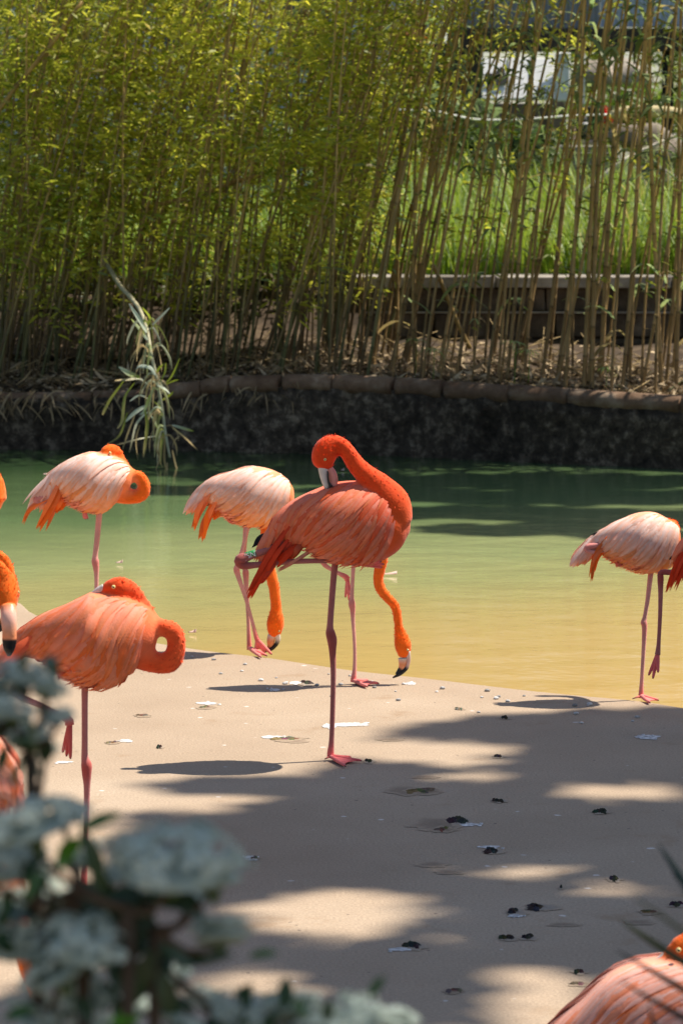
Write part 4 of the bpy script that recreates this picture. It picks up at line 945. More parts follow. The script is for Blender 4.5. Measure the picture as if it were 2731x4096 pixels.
# 4 the feeding bird with both feet at the edge
flamingo('pale flamingo with orange neck bent straight down to feed, black wing tip showing', yg(1000, 2607), 'pale',
  [(790, 1985, 0, 20), (850, 1968, 0, 60), (920, 1975, 0, 95), (1000, 1984, 0, 122), (1080, 1986, 0, 112), (1140, 1986, 0, 80), (1176, 1986, 0, 32)],
  [(1110, 2035, 0, 52), (1078, 2090, 0, 34), (1066, 2150, 0, 27), (1068, 2220, 0, 25), (1080, 2285, 0, 25), (1095, 2345, 0, 24), (1102, 2400, 0, 23), (1104, 2440, 0, 24)],
  [(1104, 2436, 0, 24), (1103, 2470, 0, 33), (1101, 2496, 0, 37), (1099, 2525, 0, 31), (1097, 2548, 0, 21)],
  [[(1106, 2532, -.005, 15, WH), (1112, 2556, -.005, 10, WH), (1106, 2576, -.005, 8, BLK), (1085, 2596, -.005, 8, BLK), (1060, 2604, -.005, 6, BLK), (1034, 2607, -.005, 3, BLK)], [(1088, 2540, 0, 17, WH), (1084, 2562, 0, 17, OR), (1082, 2580, 0, 14, OR), (1074, 2596, 0, 7, BLK)]], (1115, 2524, -.014, 5),
  [dict(p=[(992, 2090, 12), (975, 2180, 8), (953, 2250, 9), (947, 2278, 13, 'h'), (955, 2310, 10), (985, 2400, 7.5), (1010, 2490, 7), (1024, 2545, 9, 'f'), (1030, 2560, 11, 'f')], ground=False, dz=-.03, toes=[(1022, 2606), (1060, 2612), (1088, 2618)]),
   dict(p=[(985, 2095, 12), (978, 2200, 8), (980, 2268, 9), (983, 2290, 13, 'h'), (985, 2335, 10), (989, 2403, 8), (994, 2500, 7.5), (997, 2585, 10, 'f'), (998, 2598, 11, 'f')], toes=[(1045, 2630), (1068, 2624), (1050, 2612)])],
  drops=[([(840, 1980), (795, 2050), (777, 2124)], 20, 6, None, 6), ([(870, 2000), (828, 2080), (808, 2170)], 22, 7, None, 7), ([(905, 2010), (872, 2050), (856, 2080)], 20, 5, None, 6), ([(960, 2070), (935, 2085), (915, 2090)], 18, 5, (0.75, 0.16, 0.12), 6)],
  prim=[([(880, 1952), (825, 1968), (780, 1990)], 15, 3, 4)], nf=300, fl=.11, fw=.020, wing_u=(.16, .92), th=(4, 105), phi=(28, 66), seed=12)
# 5 the feeding bird behind the preening one
flamingo('flamingo hidden behind the preening one, orange neck curving down and beak at the slab edge', yg(1412, 2737), 'pale',
  [(1185, 2130, 0, 18), (1260, 2112, 0, 55), (1350, 2105, 0, 90), (1440, 2112, 0, 96), (1510, 2135, 0, 70), (1540, 2150, 0, 30)],
  [(1498, 2155, 0, 48), (1524, 2215, 0, 32), (1520, 2270, 0, 25), (1512, 2312, 0, 23), (1520, 2353, 0, 22), (1550, 2393, 0, 21), (1578, 2423, 0, 20), (1590, 2471, 0, 19), (1594, 2519, 0, 20)],
  [(1594, 2515, 0, 20), (1604, 2550, 0, 30), (1610, 2578, 0, 36), (1614, 2605, 0, 31), (1614, 2632, 0, 21)],
  [[(1628, 2605, -.005, 13, WH), (1634, 2638, -.005, 8, PK), (1630, 2662, -.005, 7, PK), (1622, 2676, -.005, 8, BLK), (1598, 2696, -.005, 8, BLK), (1570, 2711, -.005, 3, BLK)], [(1611, 2632, 0, 20, WH), (1611, 2654, 0, 17, OR), (1608, 2670, 0, 15, OR), (1602, 2680, 0, 13, BLK), (1586, 2699, 0, 8, BLK)]], (1630, 2600, -.016, 5),
  [dict(p=[(1418, 2170, 12), (1412, 2283, 8), (1407, 2380, 8.5), (1407, 2415, 14, 'h'), (1410, 2440, 11, 'h'), (1412, 2487, 8), (1418, 2583, 7), (1418, 2670, 8), (1414, 2715, 12, 'f'), (1413, 2728, 12, 'f')], toes=[(1470, 2748), (1516, 2735), (1472, 2722)]),
   dict(p=[(1300, 2190, 10), (1290, 2250, 10, 'h'), (1345, 2288, 8), (1380, 2306, 11, 'f'), (1390, 2318, 13, 'f')], dz=.03, toes=[(1381, 2390), (1396, 2403), (1400, 2380)], ground=False, fr=8)], nf=120, seed=14)
# 6 the pale bird at the right
flamingo('pale pink flamingo with a back tinted sunlit white, standing on one leg at the slab edge, head hidden', yg(2562, 2799), 'pale',
  [(2345, 2188, 0, 18), (2400, 2168, 0, 45), (2470, 2165, 0, 85), (2550, 2166, 0, 118), (2630, 2164, 0, 116), (2688, 2158, 0, 78), (2718, 2158, 0, 32)],
  [(2670, 2140, .04, 50), (2690, 2105, .10, 28), (2650, 2095, .14, 25), (2600, 2105, .15, 24), (2560, 2115, .15, 24)],
  [(2565, 2115, .15, 24), (2540, 2120, .15, 30), (2515, 2130, .15, 28), (2495, 2142, .15, 16)],
  [[(2500, 2140, .15, 13, WH), (2480, 2160, .15, 10, PK), (2470, 2180, .15, 6, BLK)]], None,
  [dict(p=[(2606, 2265, 13), (2600, 2300, 11), (2588, 2400, 9), (2577, 2468, 9), (2573, 2490, 13, 'h'), (2576, 2512, 11, 'h'), (2572, 2600, 8.5), (2565, 2720, 8), (2562, 2780, 11, 'f'), (2562, 2791, 12, 'f')], toes=[(2598, 2812), (2632, 2802), (2590, 2789)], hind=(2528, 2795)),
   dict(p=[(2420, 2175, 10), (2345, 2190, 13, 'h'), (2365, 2208, 10), (2420, 2200, 8), (2480, 2190, 8), (2540, 2230, 8)], dz=-.03, ground=False)],
  drops=[([(2425, 2150), (2378, 2220), (2360, 2328)], 16, 6, None, 5), ([(2440, 2165), (2385, 2230), (2372, 2290)], 14, 5, None, 5), ([(2500, 2250), (2475, 2262), (2460, 2258)], 16, 5, (0.75, 0.16, 0.12), 6)],
  prim=[([(2435, 2118), (2400, 2130), (2367, 2145)], 11, 3, 3)], nf=300, fl=.11, fw=.020, wing_u=(.14, .93), th=(4, 105), phi=(26, 64), seed=17)
# 7 the red bird mostly past the right edge
flamingo('deep red flamingo cut by the frame, its red tail and dark lowered foot showing', yg(2915, 2905), 'coral',
  [(2740, 2190, 0, 30), (2790, 2170, 0, 70), (2860, 2155, 0, 112), (2940, 2150, 0, 135), (3020, 2150, 0, 118), (3080, 2150, 0, 80), (3108, 2150, 0, 32)],
  [(3040, 2130, 0, 78), (3085, 2050, 0, 46), (3080, 1960, 0, 36), (3040, 1880, 0, 32), (3050, 1790, 0, 30), (3090, 1730, 0, 30), (3140, 1720, 0, 32)],
  [(3135, 1722, 0, 32), (3165, 1725, 0, 44), (3195, 1745, 0, 40), (3215, 1765, 0, 26)],
  [[(3210, 1758, 0, 22, WH), (3240, 1785, 0, 20, PK), (3250, 1820, 0, 16, BLK), (3245, 1850, 0, 6, BLK)]], (3190, 1735, -.03, 7),
  [dict(p=[(2930, 2270, 16), (2922, 2350, 12), (2915, 2530, 12), (2915, 2560, 19, 'h'), (2918, 2620, 11), (2916, 2800, 10), (2915, 2885, 13, 'f'), (2915, 2897, 13, 'f')], toes=[(2985, 2925), (3030, 2905), (2980, 2888)]),
   dict(p=[(2800, 2230, 14), (2700, 2285, 12), (2645, 2290, 12, 'h'), (2640, 2318, 13, 'h'), (2640, 2370, 10), (2638, 2460, 8.5), (2633, 2560, 8), (2630, 2600, 10), (2628, 2618, 12)], dz=.02, toes=[(2592, 2702), (2609, 2715), (2630, 2690)], ground=False, fr=9)],
  drops=[([(2790, 2150), (2715, 2235), (2658, 2372)], 15, 5, None, 4), ([(2790, 2160), (2730, 2240), (2676, 2365)], 15, 5, None, 5), ([(2800, 2170), (2740, 2260), (2700, 2365)], 15, 5, None, 5), ([(2810, 2190), (2760, 2260), (2722, 2330)], 16, 6, None, 7)],
  prim=[([(2720, 2210), (2690, 2225), (2674, 2240)], 10, 2, 3)], nf=160, voxel=.009, seed=19)
# 8 two birds at the left edge
flamingo('flamingo facing forward with black tipped beak hanging down beside the salmon sleeper', 6.9, 'pale',
  [(-640, 2640, 0, 25), (-540, 2590, 0, 95), (-420, 2565, 0, 150), (-310, 2550, 0, 155), (-230, 2545, 0, 110), (-190, 2545, 0, 40)],
  [(-240, 2520, 0, 85), (-190, 2420, 0, 48), (-150, 2320, 0, 40), (-95, 2262, 0, 37), (-35, 2262, 0, 38), (5, 2290, 0, 42)],
  [(0, 2290, -.0, 40), (22, 2325, -.0, 50), (28, 2370, -.01, 53), (32, 2415, -.02, 45), (34, 2445, -.03, 34)],
  [[(34, 2425, -.028, 33, (0.88, 0.22, 0.05)), (37, 2470, -.045, 32, (0.84, 0.45, 0.34)), (39, 2525, -.05, 29, (0.86, 0.33, 0.17)), (39, 2550, -.05, 29, (0.86, 0.28, 0.12)), (39, 2562, -.05, 29, BLK), (38, 2595, -.05, 23, BLK), (37, 2622, -.045, 8, BLK)]], (72, 2368, -.012, 8),
  [dict(p=[(-340, 2690, 20), (-345, 2850, 15), (-350, 3230, 15), (-350, 3265, 25, 'h'), (-350, 3350, 14), (-350, 3650, 13), (-350, 3745, 17, 'f'), (-350, 3762, 17, 'f')], toes=[(-270, 3810), (-210, 3780), (-270, 3745)]),
   dict(p=[(-370, 2690, 20), (-380, 2850, 15), (-390, 3215, 15), (-390, 3250, 25, 'h'), (-390, 3330, 14), (-395, 3630, 13), (-395, 3715, 17, 'f'), (-395, 3732, 17, 'f')], dz=.06, toes=[(-315, 3775), (-255, 3745), (-315, 3712)])], nf=140, voxel=.008, seed=23)
flamingo('orange flamingo with arched neck just behind the face of the left edge bird', 9.3, 'pale',
  [(-620, 2520, 0, 25), (-530, 2470, 0, 85), (-430, 2440, 0, 130), (-330, 2430, 0, 130), (-260, 2430, 0, 90), (-225, 2430, 0, 35)],
  [(-265, 2400, 0, 72), (-215, 2320, 0, 40), (-140, 2250, 0, 31), (-60, 2220, 0, 28), (0, 2228, 0, 27), (30, 2268, 0, 26), (40, 2318, 0, 29)],
  [(40, 2315, 0, 29), (42, 2345, 0, 37), (42, 2382, 0, 40), (38, 2415, 0, 30), (34, 2440, 0, 22)],
  [[(34, 2425, 0, 22, WH), (24, 2470, 0, 20, OR), (10, 2505, 0, 16, BLK), (-10, 2530, 0, 5, BLK)]], None,
  [dict(p=[(-400, 2550, 14), (-405, 2650, 11), (-408, 2760, 11), (-408, 2785, 17, 'h'), (-408, 2850, 10), (-410, 2930, 10), (-410, 2955, 12, 'f')], toes=[(-350, 2975), (-310, 2960), (-350, 2945)])], nf=120, voxel=.008, seed=25)
flamingo('far orange flamingo cut by the left frame edge beyond the resting pale one', yg(-110, 2500), 'pale',
  [(-320, 2040, 0, 20), (-250, 2010, 0, 65), (-160, 1998, 0, 105), (-80, 1995, 0, 100), (-20, 1998, 0, 72), (14, 2005, 0, 30)],
  [(-30, 1985, -.02, 66), (-18, 1930, -.02, 38), (-45, 1880, 0, 28), (-95, 1850, .03, 25), (-140, 1850, .03, 25)],
  [(-135, 1850, .03, 25), (-165, 1852, .03, 32), (-195, 1862, .02, 28), (-212, 1872, .02, 17)],
  [[(-208, 1868, .02, 14, WH), (-228, 1890, .02, 11, PK), (-236, 1910, .02, 6, BLK)]], None,
  [dict(p=[(-120, 2085, 13), (-116, 2150, 10), (-112, 2230, 10), (-112, 2250, 14, 'h'), (-112, 2300, 9), (-110, 2400, 8), (-110, 2480, 11, 'f'), (-110, 2492, 11, 'f')], toes=[(-60, 2515), (-30, 2502), (-60, 2490)])], nf=90, voxel=.009, seed=27)
# 9 near bird behind the shrub
flamingo('bright orange flamingo behind the flowering shrub, only its wing and hanging tail plumes showing', 4.76, 'streak',
  [(92, 3130, 0, 45), (20, 3120, 0, 110), (-110, 3090, 0, 215), (-280, 3090, 0, 270), (-440, 3090, 0, 230), (-540, 3100, 0, 130), (-590, 3100, 0, 50)],
  [(-470, 3060, 0, 160), (-570, 2930, 0, 90), (-600, 2780, 0, 70), (-540, 2620, 0, 62), (-560, 2480, 0, 60), (-640, 2400, 0, 62), (-720, 2400, 0, 66)],
  [(-715, 2400, 0, 66), (-780, 2410, 0, 88), (-840, 2440, 0, 80), (-880, 2480, 0, 52)],
  [[(-870, 2470, 0, 44, WH), (-920, 2530, 0, 40, PK), (-940, 2600, 0, 30, BLK), (-930, 2650, 0, 10, BLK)]], (-820, 2420, -.03, 14),
  [dict(p=[(-260, 3330, 34), (-262, 3500, 26), (-262, 4000, 25), (-262, 4060, 40, 'h'), (-262, 4200, 24), (-265, 4900, 21), (-268, 5150, 26, 'f'), (-268, 5170, 26, 'f')], toes=[(-330, 5230), (-420, 5190), (-340, 5140)]),
   dict(p=[(-300, 3330, 34), (-320, 3500, 26), (-330, 4000, 25), (-330, 4060, 40, 'h'), (-332, 4200, 24), (-335, 4800, 21), (-338, 5040, 26, 'f'), (-338, 5060, 26, 'f')], dz=.12, toes=[(-400, 5110), (-480, 5070), (-410, 5030)])],
  drops=[([(20, 3150), (50, 3500), (90, 3850), (146, 4028)], 34, 3, (0.80, 0.18, 0.02), 8), ([(40, 3150), (70, 3500), (110, 3800), (160, 3942)], 34, 3, (0.80, 0.18, 0.02), 8), ([(0, 3200), (10, 3500), (25, 3700), (40, 3830)], 40, 3, (0.80, 0.26, 0.10), 10)], nf=260, fl=.07, fw=.02, wing_u=(.25, .9), phi=(40, 60), seed=29, voxel=.008)
# 10 near bird resting at the bottom right
NBY = 5.7
flamingo('pink and white streaked flamingo resting low at the near right with head on its back', NBY, 'streak',
  [(2120, 4225, 0, 45), (2250, 4195, 0, 115), (2380, 4165, 0, 190), (2540, 4130, 0, 282), (2720, 4122, 0, 296), (2880, 4140, 0, 235), (2985, 4170, 0, 130), (3025, 4180, 0, 50)],
  [(2930, 4120, 0, 140), (3060, 4070, 0, 76), (3110, 3980, 0, 62), (3060, 3890, .0, 56), (2960, 3840, 0, 54), (2870, 3812, 0, 54)],
  [(2880, 3815, 0, 54), (2800, 3800, -.0, 74), (2740, 3800, -.0, 74), (2695, 3818, -.0, 52), (2665, 3838, -.0, 32)],
  [[(2672, 3832, -.0, 32, WH), (2640, 3848, -.0, 24, WH), (2600, 3875, 0, 16, PK), (2575, 3905, 0, 8, BLK)]], (2712, 3800, -.028, 11),
  [dict(p=[(2600, 4330, 30), (2480, 4410, 26, 'h'), (2620, 4425, 18), (2800, 4428, 18), (2880, 4430, 22, 'f')], dz=-.06, toes=[(2960, 4480), (3010, 4450), (2960, 4420)]),
   dict(p=[(2600, 4330, 30), (2480, 4400, 26, 'h'), (2620, 4415, 18), (2800, 4418, 18), (2880, 4420, 22, 'f')], dz=.08, toes=[(2960, 4400), (3010, 4380), (2960, 4360)])],
  drops=[([(2260, 4150), (2160, 4230), (2060, 4330)], 40, 6, None, 14)], nf=620, fl=.125, fw=.014, wing_u=(.1, .92), th=(0, 105), phi=(18, 52), seed=31, voxel=.008, rwk=1.35)

# ================================================================== FRONT PLANTS
SY = 2.05
rnd = random.Random(41)
shr = empty('flowering_shrub', (W(500, 3600, SY).x, SY, 0.06)); tag(shr, 'flowering shrub with domed blue white blossom heads and dark glossy leaves', 'shrub')
def cluster_mesh(seed):
    r_ = random.Random(seed); mb = MB()
    subs = [(0, 0, .5)] + [(math.cos(m * 1.05 + seed) * r_.uniform(.5, .68), math.sin(m * 1.05 + seed) * r_.uniform(.5, .68), r_.uniform(.3, .46)) for m in range(6)] + [(math.cos(m * 1.7 + seed) * .9, math.sin(m * 1.7 + seed) * .9, r_.uniform(.16, .26)) for m in range(4)]
    for k in range(330):
        sx, sy, sr = r_.choice(subs); a = r_.uniform(0, 6.2832); q = math.sqrt(r_.random())
        ox, oy = q * math.cos(a), q * math.sin(a); zb = .34 * math.sqrt(max(0, 1.1 - sx * sx - sy * sy)); z = zb + sr * .6 * math.sqrt(max(0, 1 - q * q)) + r_.uniform(-.04, .04)
        c = Vector((sx + ox * sr, sy + oy * sr, z - .2)); nrm = Vector((c.x * .4 + ox * .6, c.y * .4 + oy * .6, .6)).normalized()
        nrm = (nrm + rdir(r_) * .35).normalized(); s = nrm.orthogonal().normalized(); t = nrm.cross(s); V = [c]; F = []
        rr = r_.uniform(.085, .125); ph = r_.uniform(0, 6)
        for p in range(10):
            an = ph + p * .6283; rad = rr * (1.0 if p % 2 == 0 else .55); V.append(c + (s * math.cos(an) + t * math.sin(an)) * rad + nrm * (.02 if p % 2 == 0 else 0))
        for p in range(10): F.append((0, 1 + p, 1 + (p + 1) % 10))
        v = r_.uniform(.6, 1.0); col = (0.72 * v, 0.84 * v, 0.82 * v)
        mb.add(V, F, [(0.55, 0.55, 0.32)] + [col] * 10)
    bmd = bmesh.new(); bmesh.ops.create_icosphere(bmd, subdivisions=2, radius=.8)
    mb.add([Vector((v.co.x, v.co.y, (v.co.z * .36 if v.co.z > 0 else v.co.z * .12) - .24)) for v in bmd.verts], [tuple(v.index for v in f.verts) for f in bmd.faces], (0.42, 0.50, 0.44)); bmd.free()
    for k in range(26):   # pedicels
        a = r_.uniform(0, 6.28); q = r_.uniform(.1, .8); e = Vector((q * math.cos(a), q * math.sin(a), .15))
        loft(mb, [(0, 0, -.75, .02, .02, .10, .16, .05), tuple(e * .5 + Vector((0, 0, -.3))) + (.014, .014, .10, .16, .05), tuple(e) + (.012, .012, .2, .28, .12)], nring=4, res=2)
    me = mb.mesh('flower_cluster', False); me.materials.append(M_PETAL); return me
CL = [cluster_mesh(k) for k in range(4)]
CPOS = [(690, 3430, 235, 0), (560, 3400, 130, .05), (840, 3500, 150, .03), (120, 3290, 185, 0), (20, 3360, 150, .08), (260, 3250, 110, .06), (350, 3760, 165, 0), (230, 3880, 150, .04), (460, 3800, 110, .1), (880, 3730, 125, .05), (60, 3620, 110, .12), (250, 3590, 95, .15),
        (100, 2690, 100, .1), (190, 2740, 80, .05), (10, 2760, 90, .12), (60, 2840, 95, .05), (190, 2760, 70, .12), (120, 2940, 95, .08), (180, 3010, 60, .12), (40, 2900, 80, .15), (960, 4040, 125, .1), (1180, 4030, 120, .1), (1400, 4060, 130, .08), (1580, 4080, 105, .12), (760, 4130, 110, .05), (560, 4020, 60, .2), (560, 3740, 60, .15), (150, 3480, 90, .1), (-40, 3480, 150, .05), (320, 3420, 90, .12), (-30, 3760, 150, .1), (120, 3760, 130, .08), (330, 3960, 130, .1), (170, 4060, 130, .1), (420, 4110, 100, .12), (-30, 2720, 90, .1), (240, 2860, 60, .1), (-30, 2820, 90, .08), (700, 3900, 70, .16), (820, 3990, 80, .14), (1060, 4120, 120, .1), (1300, 4120, 110, .06), (480, 3480, 80, .1), (620, 3540, 110, .1), (760, 3580, 90, .1)]
for k, (x, y, r_, dz) in enumerate(CPOS):
    c = W(x, y, SY + dz); o = bpy.data.objects.new('flower_cluster', CL[k % 4]); COL.objects.link(o); rad = 1.12 * r_ * (SY + dz) / FPX
    o.location = c; o.scale = (rad, rad, rad); o.rotation_euler = (rnd.uniform(-.1, .5), rnd.uniform(-.35, .35), rnd.uniform(0, 6)); adopt(o, shr)
mb = MB()
base = Vector((shr.location.x, SY + .08, .0))
def twig(pts, r0, r1):
    n = len(pts); loft(mb, [tuple(p) + (lerp(r0, r1, i / (n - 1)),) * 2 + (0.085, 0.06, 0.04) for i, p in enumerate(pts)], nring=7, res=4)
hubs = [W(120, 2950, SY + .1), W(620, 3720, SY + .04), W(330, 3560, SY + .06), W(150, 3150, SY + .1), W(1050, 4120, SY + .1), W(520, 3640, SY)]
for i, h in enumerate(hubs):
    b0 = base + Vector((rnd.uniform(-.05, .05), rnd.uniform(-.03, .03), 0)); m1 = b0.lerp(h, .5) + Vector((rnd.uniform(-.02, .02), 0, 0)); twig([b0, m1, h], .008, .004)
for (x, y, r_, dz) in CPOS:
    c = W(x, y, SY + dz) - Vector((0, 0, r_ * SY / FPX * .5)); h = min(hubs, key=lambda q: (q - c).length); twig([h, h.lerp(c, .5) + Vector((0, 0, -.008)), c], .003, .0015)
mb.obj('branches', M_BARK, shr)
def leaf_obj(p, d, L, wd, col, parent=shr, up=Vector((0, -.6, 1))):
    mbl = MB(); d = d.normalized(); s = d.cross(up).normalized(); nn = s.cross(d).normalized(); V = []; F = []; n = 6
    for i in range(n + 1):
        t = i / n; q = p + d * L * t + nn * (-.18 * L * t * t); ww = wd * .5 * math.sin(math.pi * min(1, .05 + .95 * t)) ** .75 + .0002
        V += [q - s * ww + nn * ww * .3, q, q + s * ww + nn * ww * .3]
    for i in range(n): F += [(3 * i, 3 * i + 1, 3 * i + 4, 3 * i + 3), (3 * i + 1, 3 * i + 2, 3 * i + 5, 3 * i + 4)]
    mbl.add(V, F, col); return mbl.obj('leaf', M_SHRUB, parent)
def leaf_px(x0, y0, x1, y1, wpx, col, dz=0.0, ddz=0.0):
    a, b = W(x0, y0, SY + dz), W(x1, y1, SY + dz + ddz); return leaf_obj(a, b - a, (b - a).length, wpx * SY / FPX, col)
GD = (0.025, 0.055, 0.018); GM = (0.05, 0.12, 0.02); GB = (0.10, 0.26, 0.02)
for a in ((320, 3330, 480, 3235, 75, GM, -.02), (330, 3360, 210, 3470, 110, GB, 0), (330, 3330, 430, 3560, 80, GD, -.02), (1000, 3830, 1110, 3800, 50, GM, 0), (640, 3790, 780, 3860, 75, GD, 0), (790, 3860, 930, 3800, 55, GD, 0), (180, 3500, 90, 3600, 80, GM, .02), (20, 4080, 140, 4020, 70, GM, 0), (440, 4100, 560, 4060, 80, GB, 0), (940, 4000, 1010, 3930, 50, GD, 0),
          (1170, 4010, 1240, 4070, 45, GM, -.03), (1480, 3990, 1530, 3900, 45, GM, 0), (430, 3600, 600, 3560, 110, GD, .02), (450, 3640, 640, 3680, 110, GD, .03), (560, 3560, 700, 3620, 100, GD, .02), (700, 3560, 830, 3680, 90, GD, .03), (420, 3560, 520, 3760, 110, GD, .03), (560, 3640, 480, 3800, 100, GD, .03), (330, 3580, 440, 3680, 100, GD, .04), (620, 3800, 560, 3960, 90, GD, .03), (640, 3900, 700, 4060, 90, GD, .03),
          (120, 2610, 70, 2690, 60, GD, .08), (180, 2620, 240, 2720, 70, GD, .08), (60, 2700, 120, 2800, 80, GD, .12), (150, 2820, 230, 2900, 80, GD, .1), (20, 2830, 60, 2960, 90, GD, .1), (200, 2940, 170, 3060, 80, GD, .1), (80, 3020, 170, 3100, 80, GD, .1), (0, 2720, -30, 2820, 90, GD, .1), (240, 3620, 120, 3720, 90, GD, .1), (30, 3480, 110, 3520, 80, GD, .1), (740, 3640, 640, 3560, 90, GD, .04), (1120, 4060, 1040, 4090, 50, GD, 0), (1330, 4000, 1290, 4090, 50, GD, .02), (430, 3860, 520, 3980, 90, GD, .05), (300, 4000, 380, 4090, 80, GD, .05)):
    leaf_px(*a)
for k in range(130):
    x, y = rnd.choice([(40, 3700, 0), (220, 3720, 0), (300, 3900, 0), (100, 2960, 0), (520, 3820, 0), (880, 4080, 0), (480, 4050, 0), (560, 3640, 130), (480, 3700, 90), (600, 3900, 110), (120, 2800, 120), (150, 3560, 140), (1150, 4120, 220), (620, 3590, 150)])[:2], 0
    cx, cy = x; cx += rnd.gauss(0, 70); cy += rnd.gauss(0, 60); an = rnd.uniform(0, 6.28); L = rnd.uniform(90, 160)
    leaf_px(cx, cy, cx + math.cos(an) * L, cy + math.sin(an) * L, L * .5, mixc(GD, GM, rnd.random() * .5), .04 + .08 * rnd.random(), rnd.uniform(-.02, .02))

# spiky leaves reaching in from the right
BYL = 2.7
ag = empty('spiky_plant', (1.05, BYL + .1, 0.06)); tag(ag, 'spiky plant with thin dark pointed leaves reaching in from the right edge', 'plant')
def spike(pts, wpx, c0, c1, dz=0.0):
    S_ = crom([tuple(W(x, y, BYL + dz + .03 * i)) for i, (x, y) in enumerate(pts)], 6); n = len(S_); k = BYL / FPX; mbs = MB()
    loft(mbs, [tuple(s) + (max(wpx * k * .75 * (1 - i / (n - 1)) ** .55, .0003), max(wpx * k * .15 * (1 - i / (n - 1)) ** .55, .0003)) + mixc(c0, c1, i / (n - 1)) for i, s in enumerate(S_)], nring=8, res=1)
    return mbs.obj('blade', M_SHRUB, ag)
D1 = (0.016, 0.02, 0.012); D2 = (0.10, 0.10, 0.025)
root = W(3300, 4250, BYL)
for pp, wp, c0, c1, dz in ((((3300, 4260), (2900, 3960), (2640, 3790), (2478, 3682)), 40, D1, D2, 0), (((3300, 4280), (2950, 4090), (2700, 3940), (2462, 3800)), 34, D1, D1, .05), (((3300, 4300), (2950, 4180), (2720, 4065), (2480, 3925)), 34, D1, D1, .02), (((3300, 4230), (3000, 3850), (2800, 3620), (2630, 3375)), 60, (0.02, 0.04, 0.03), (0.02, 0.04, 0.03), .0), (((3300, 4240), (3000, 3780), (2820, 3610), (2685, 3495)), 50, (0.02, 0.04, 0.03), (0.02, 0.04, 0.03), .08), (((3300, 4250), (2980, 3900), (2760, 3745), (2530, 3585)), 22, D2, D2, -.5), (((3300, 4300), (2900, 4230), (2640, 4120), (2590, 4010)), 26, D1, D1, .1)):
    spike(pp, wp, c0, c1, dz)
mb = MB(); loft(mb, [(1.05, BYL + .1, -.02, .09, .09, .1, .07, .05), (1.02, BYL + .1, .3, .08, .08, .1, .07, .05), tuple(W(3300, 4262, BYL + .05)) + (.05, .05, .1, .07, .05)], nring=10, res=4); mb.obj('trunk', M_BARK, ag)

# ================================================================== SHADE TREE (beyond the right edge of the view)
LIT = [(720, 3215, 430, 55), (1720, 3010, 400, 58), (1860, 3105, 260, 36), (2470, 3165, 340, 46), (1290, 3670, 520, 125), (2060, 3490, 330, 42), (2480, 3565, 260, 36), (2130, 3950, 360, 105), (2350, 4090, 520, 95), (1000, 3950, 360, 80), (250, 3180, 230, 80), (300, 3330, 200, 40)]
def shaded(x, y):
    """plan point on the slab: does the tree shade it"""
    p = Vector((x, y, 0)) - CAMP; dd = p.dot(FW); px = CXP + FPX * p.x / dd; py = CYP - FPX * p.dot(UP) / dd
    if y < 6.25: py_ok = True
    bx = [(-900, 4200), (480, 3900), (560, 3300), (640, 3150), (800, 3130), (1280, 3115), (1480, 2985), (1700, 2895), (2100, 2868), (2731, 2838), (3400, 2800)]
    yb = bx[0][1] if px < bx[0][0] else bx[-1][1]
    for (x0, y0), (x1, y1) in zip(bx, bx[1:]):
        if x0 <= px < x1: yb = lerp(y0, y1, (px - x0) / (x1 - x0))
    if py < yb + 12 * noise.noise(Vector((px * .01, 1, 0))): return False
    for (cx, cy, rx, ry) in LIT:
        if ((px - cx) / rx) ** 2 + ((py - cy) / ry) ** 2 < 1 + .35 * noise.noise(Vector((px * .012, py * .03, cx))): return False
    if ((x - .55) / .62) ** 2 + ((y - 5.75) / .55) ** 2 < 1: return False       # sun on the resting bird
    if ((x + 1.0) / .75) ** 2 + ((y - 4.7) / .45) ** 2 < 1: return False
    return True
tree = empty('shade_tree', (7.2, 7.2, 0)); tag(tree, 'broad leafy shade tree standing beyond the right side of the slab', 'tree')
mb = MB(); tr_ = random.Random(77); tips = []
for (n_, ya, yb_, la, lb) in ((21000, 5.0, 10.4, .10, .16), (1700, 0.4, 5.0, .18, .26)):
    cnt = 0
    while cnt < n_:
        x, y = tr_.uniform(-2.4, 3.0), tr_.uniform(ya, yb_)
        if not shaded(x, y): continue
        h = tr_.uniform(7.5, 12.5); p = Vector((x, y, 0)) + TOSUN * (h / TOSUN.z)
        L = tr_.uniform(la, lb); leaf(mb, p, rdir(tr_, -.5, .3), (TOSUN + rdir(tr_) * .5), L, L * .7, mixc((0.04, 0.08, 0.015), (0.09, 0.15, 0.03), tr_.random()), .15)
        if cnt % 520 == 0: tips.append(p)
        cnt += 1
cr_ = mb.obj('crown', M_SHRUB, tree); cr_['kind'] = 'stuff'
mb = MB(); fork = Vector((6.9, 7.1, 6.0)); bk = (0.11, 0.085, 0.06)
loft(mb, [(7.2, 7.2, -.05, .30, .30) + bk, (7.15, 7.2, .6, .23, .23) + bk, (7.0, 7.15, 3, .19, .19) + bk, tuple(fork) + (.12, .12) + bk], nring=12, res=4)
for t in tips:
    m1 = fork.lerp(t, .45) + Vector((0, 0, .35)); loft(mb, [tuple(fork) + (.05, .05) + bk, tuple(m1) + (.03, .03) + bk, tuple(t) + (.008, .008) + bk], nring=7, res=4)
mb.obj('trunk', M_BARK, tree)

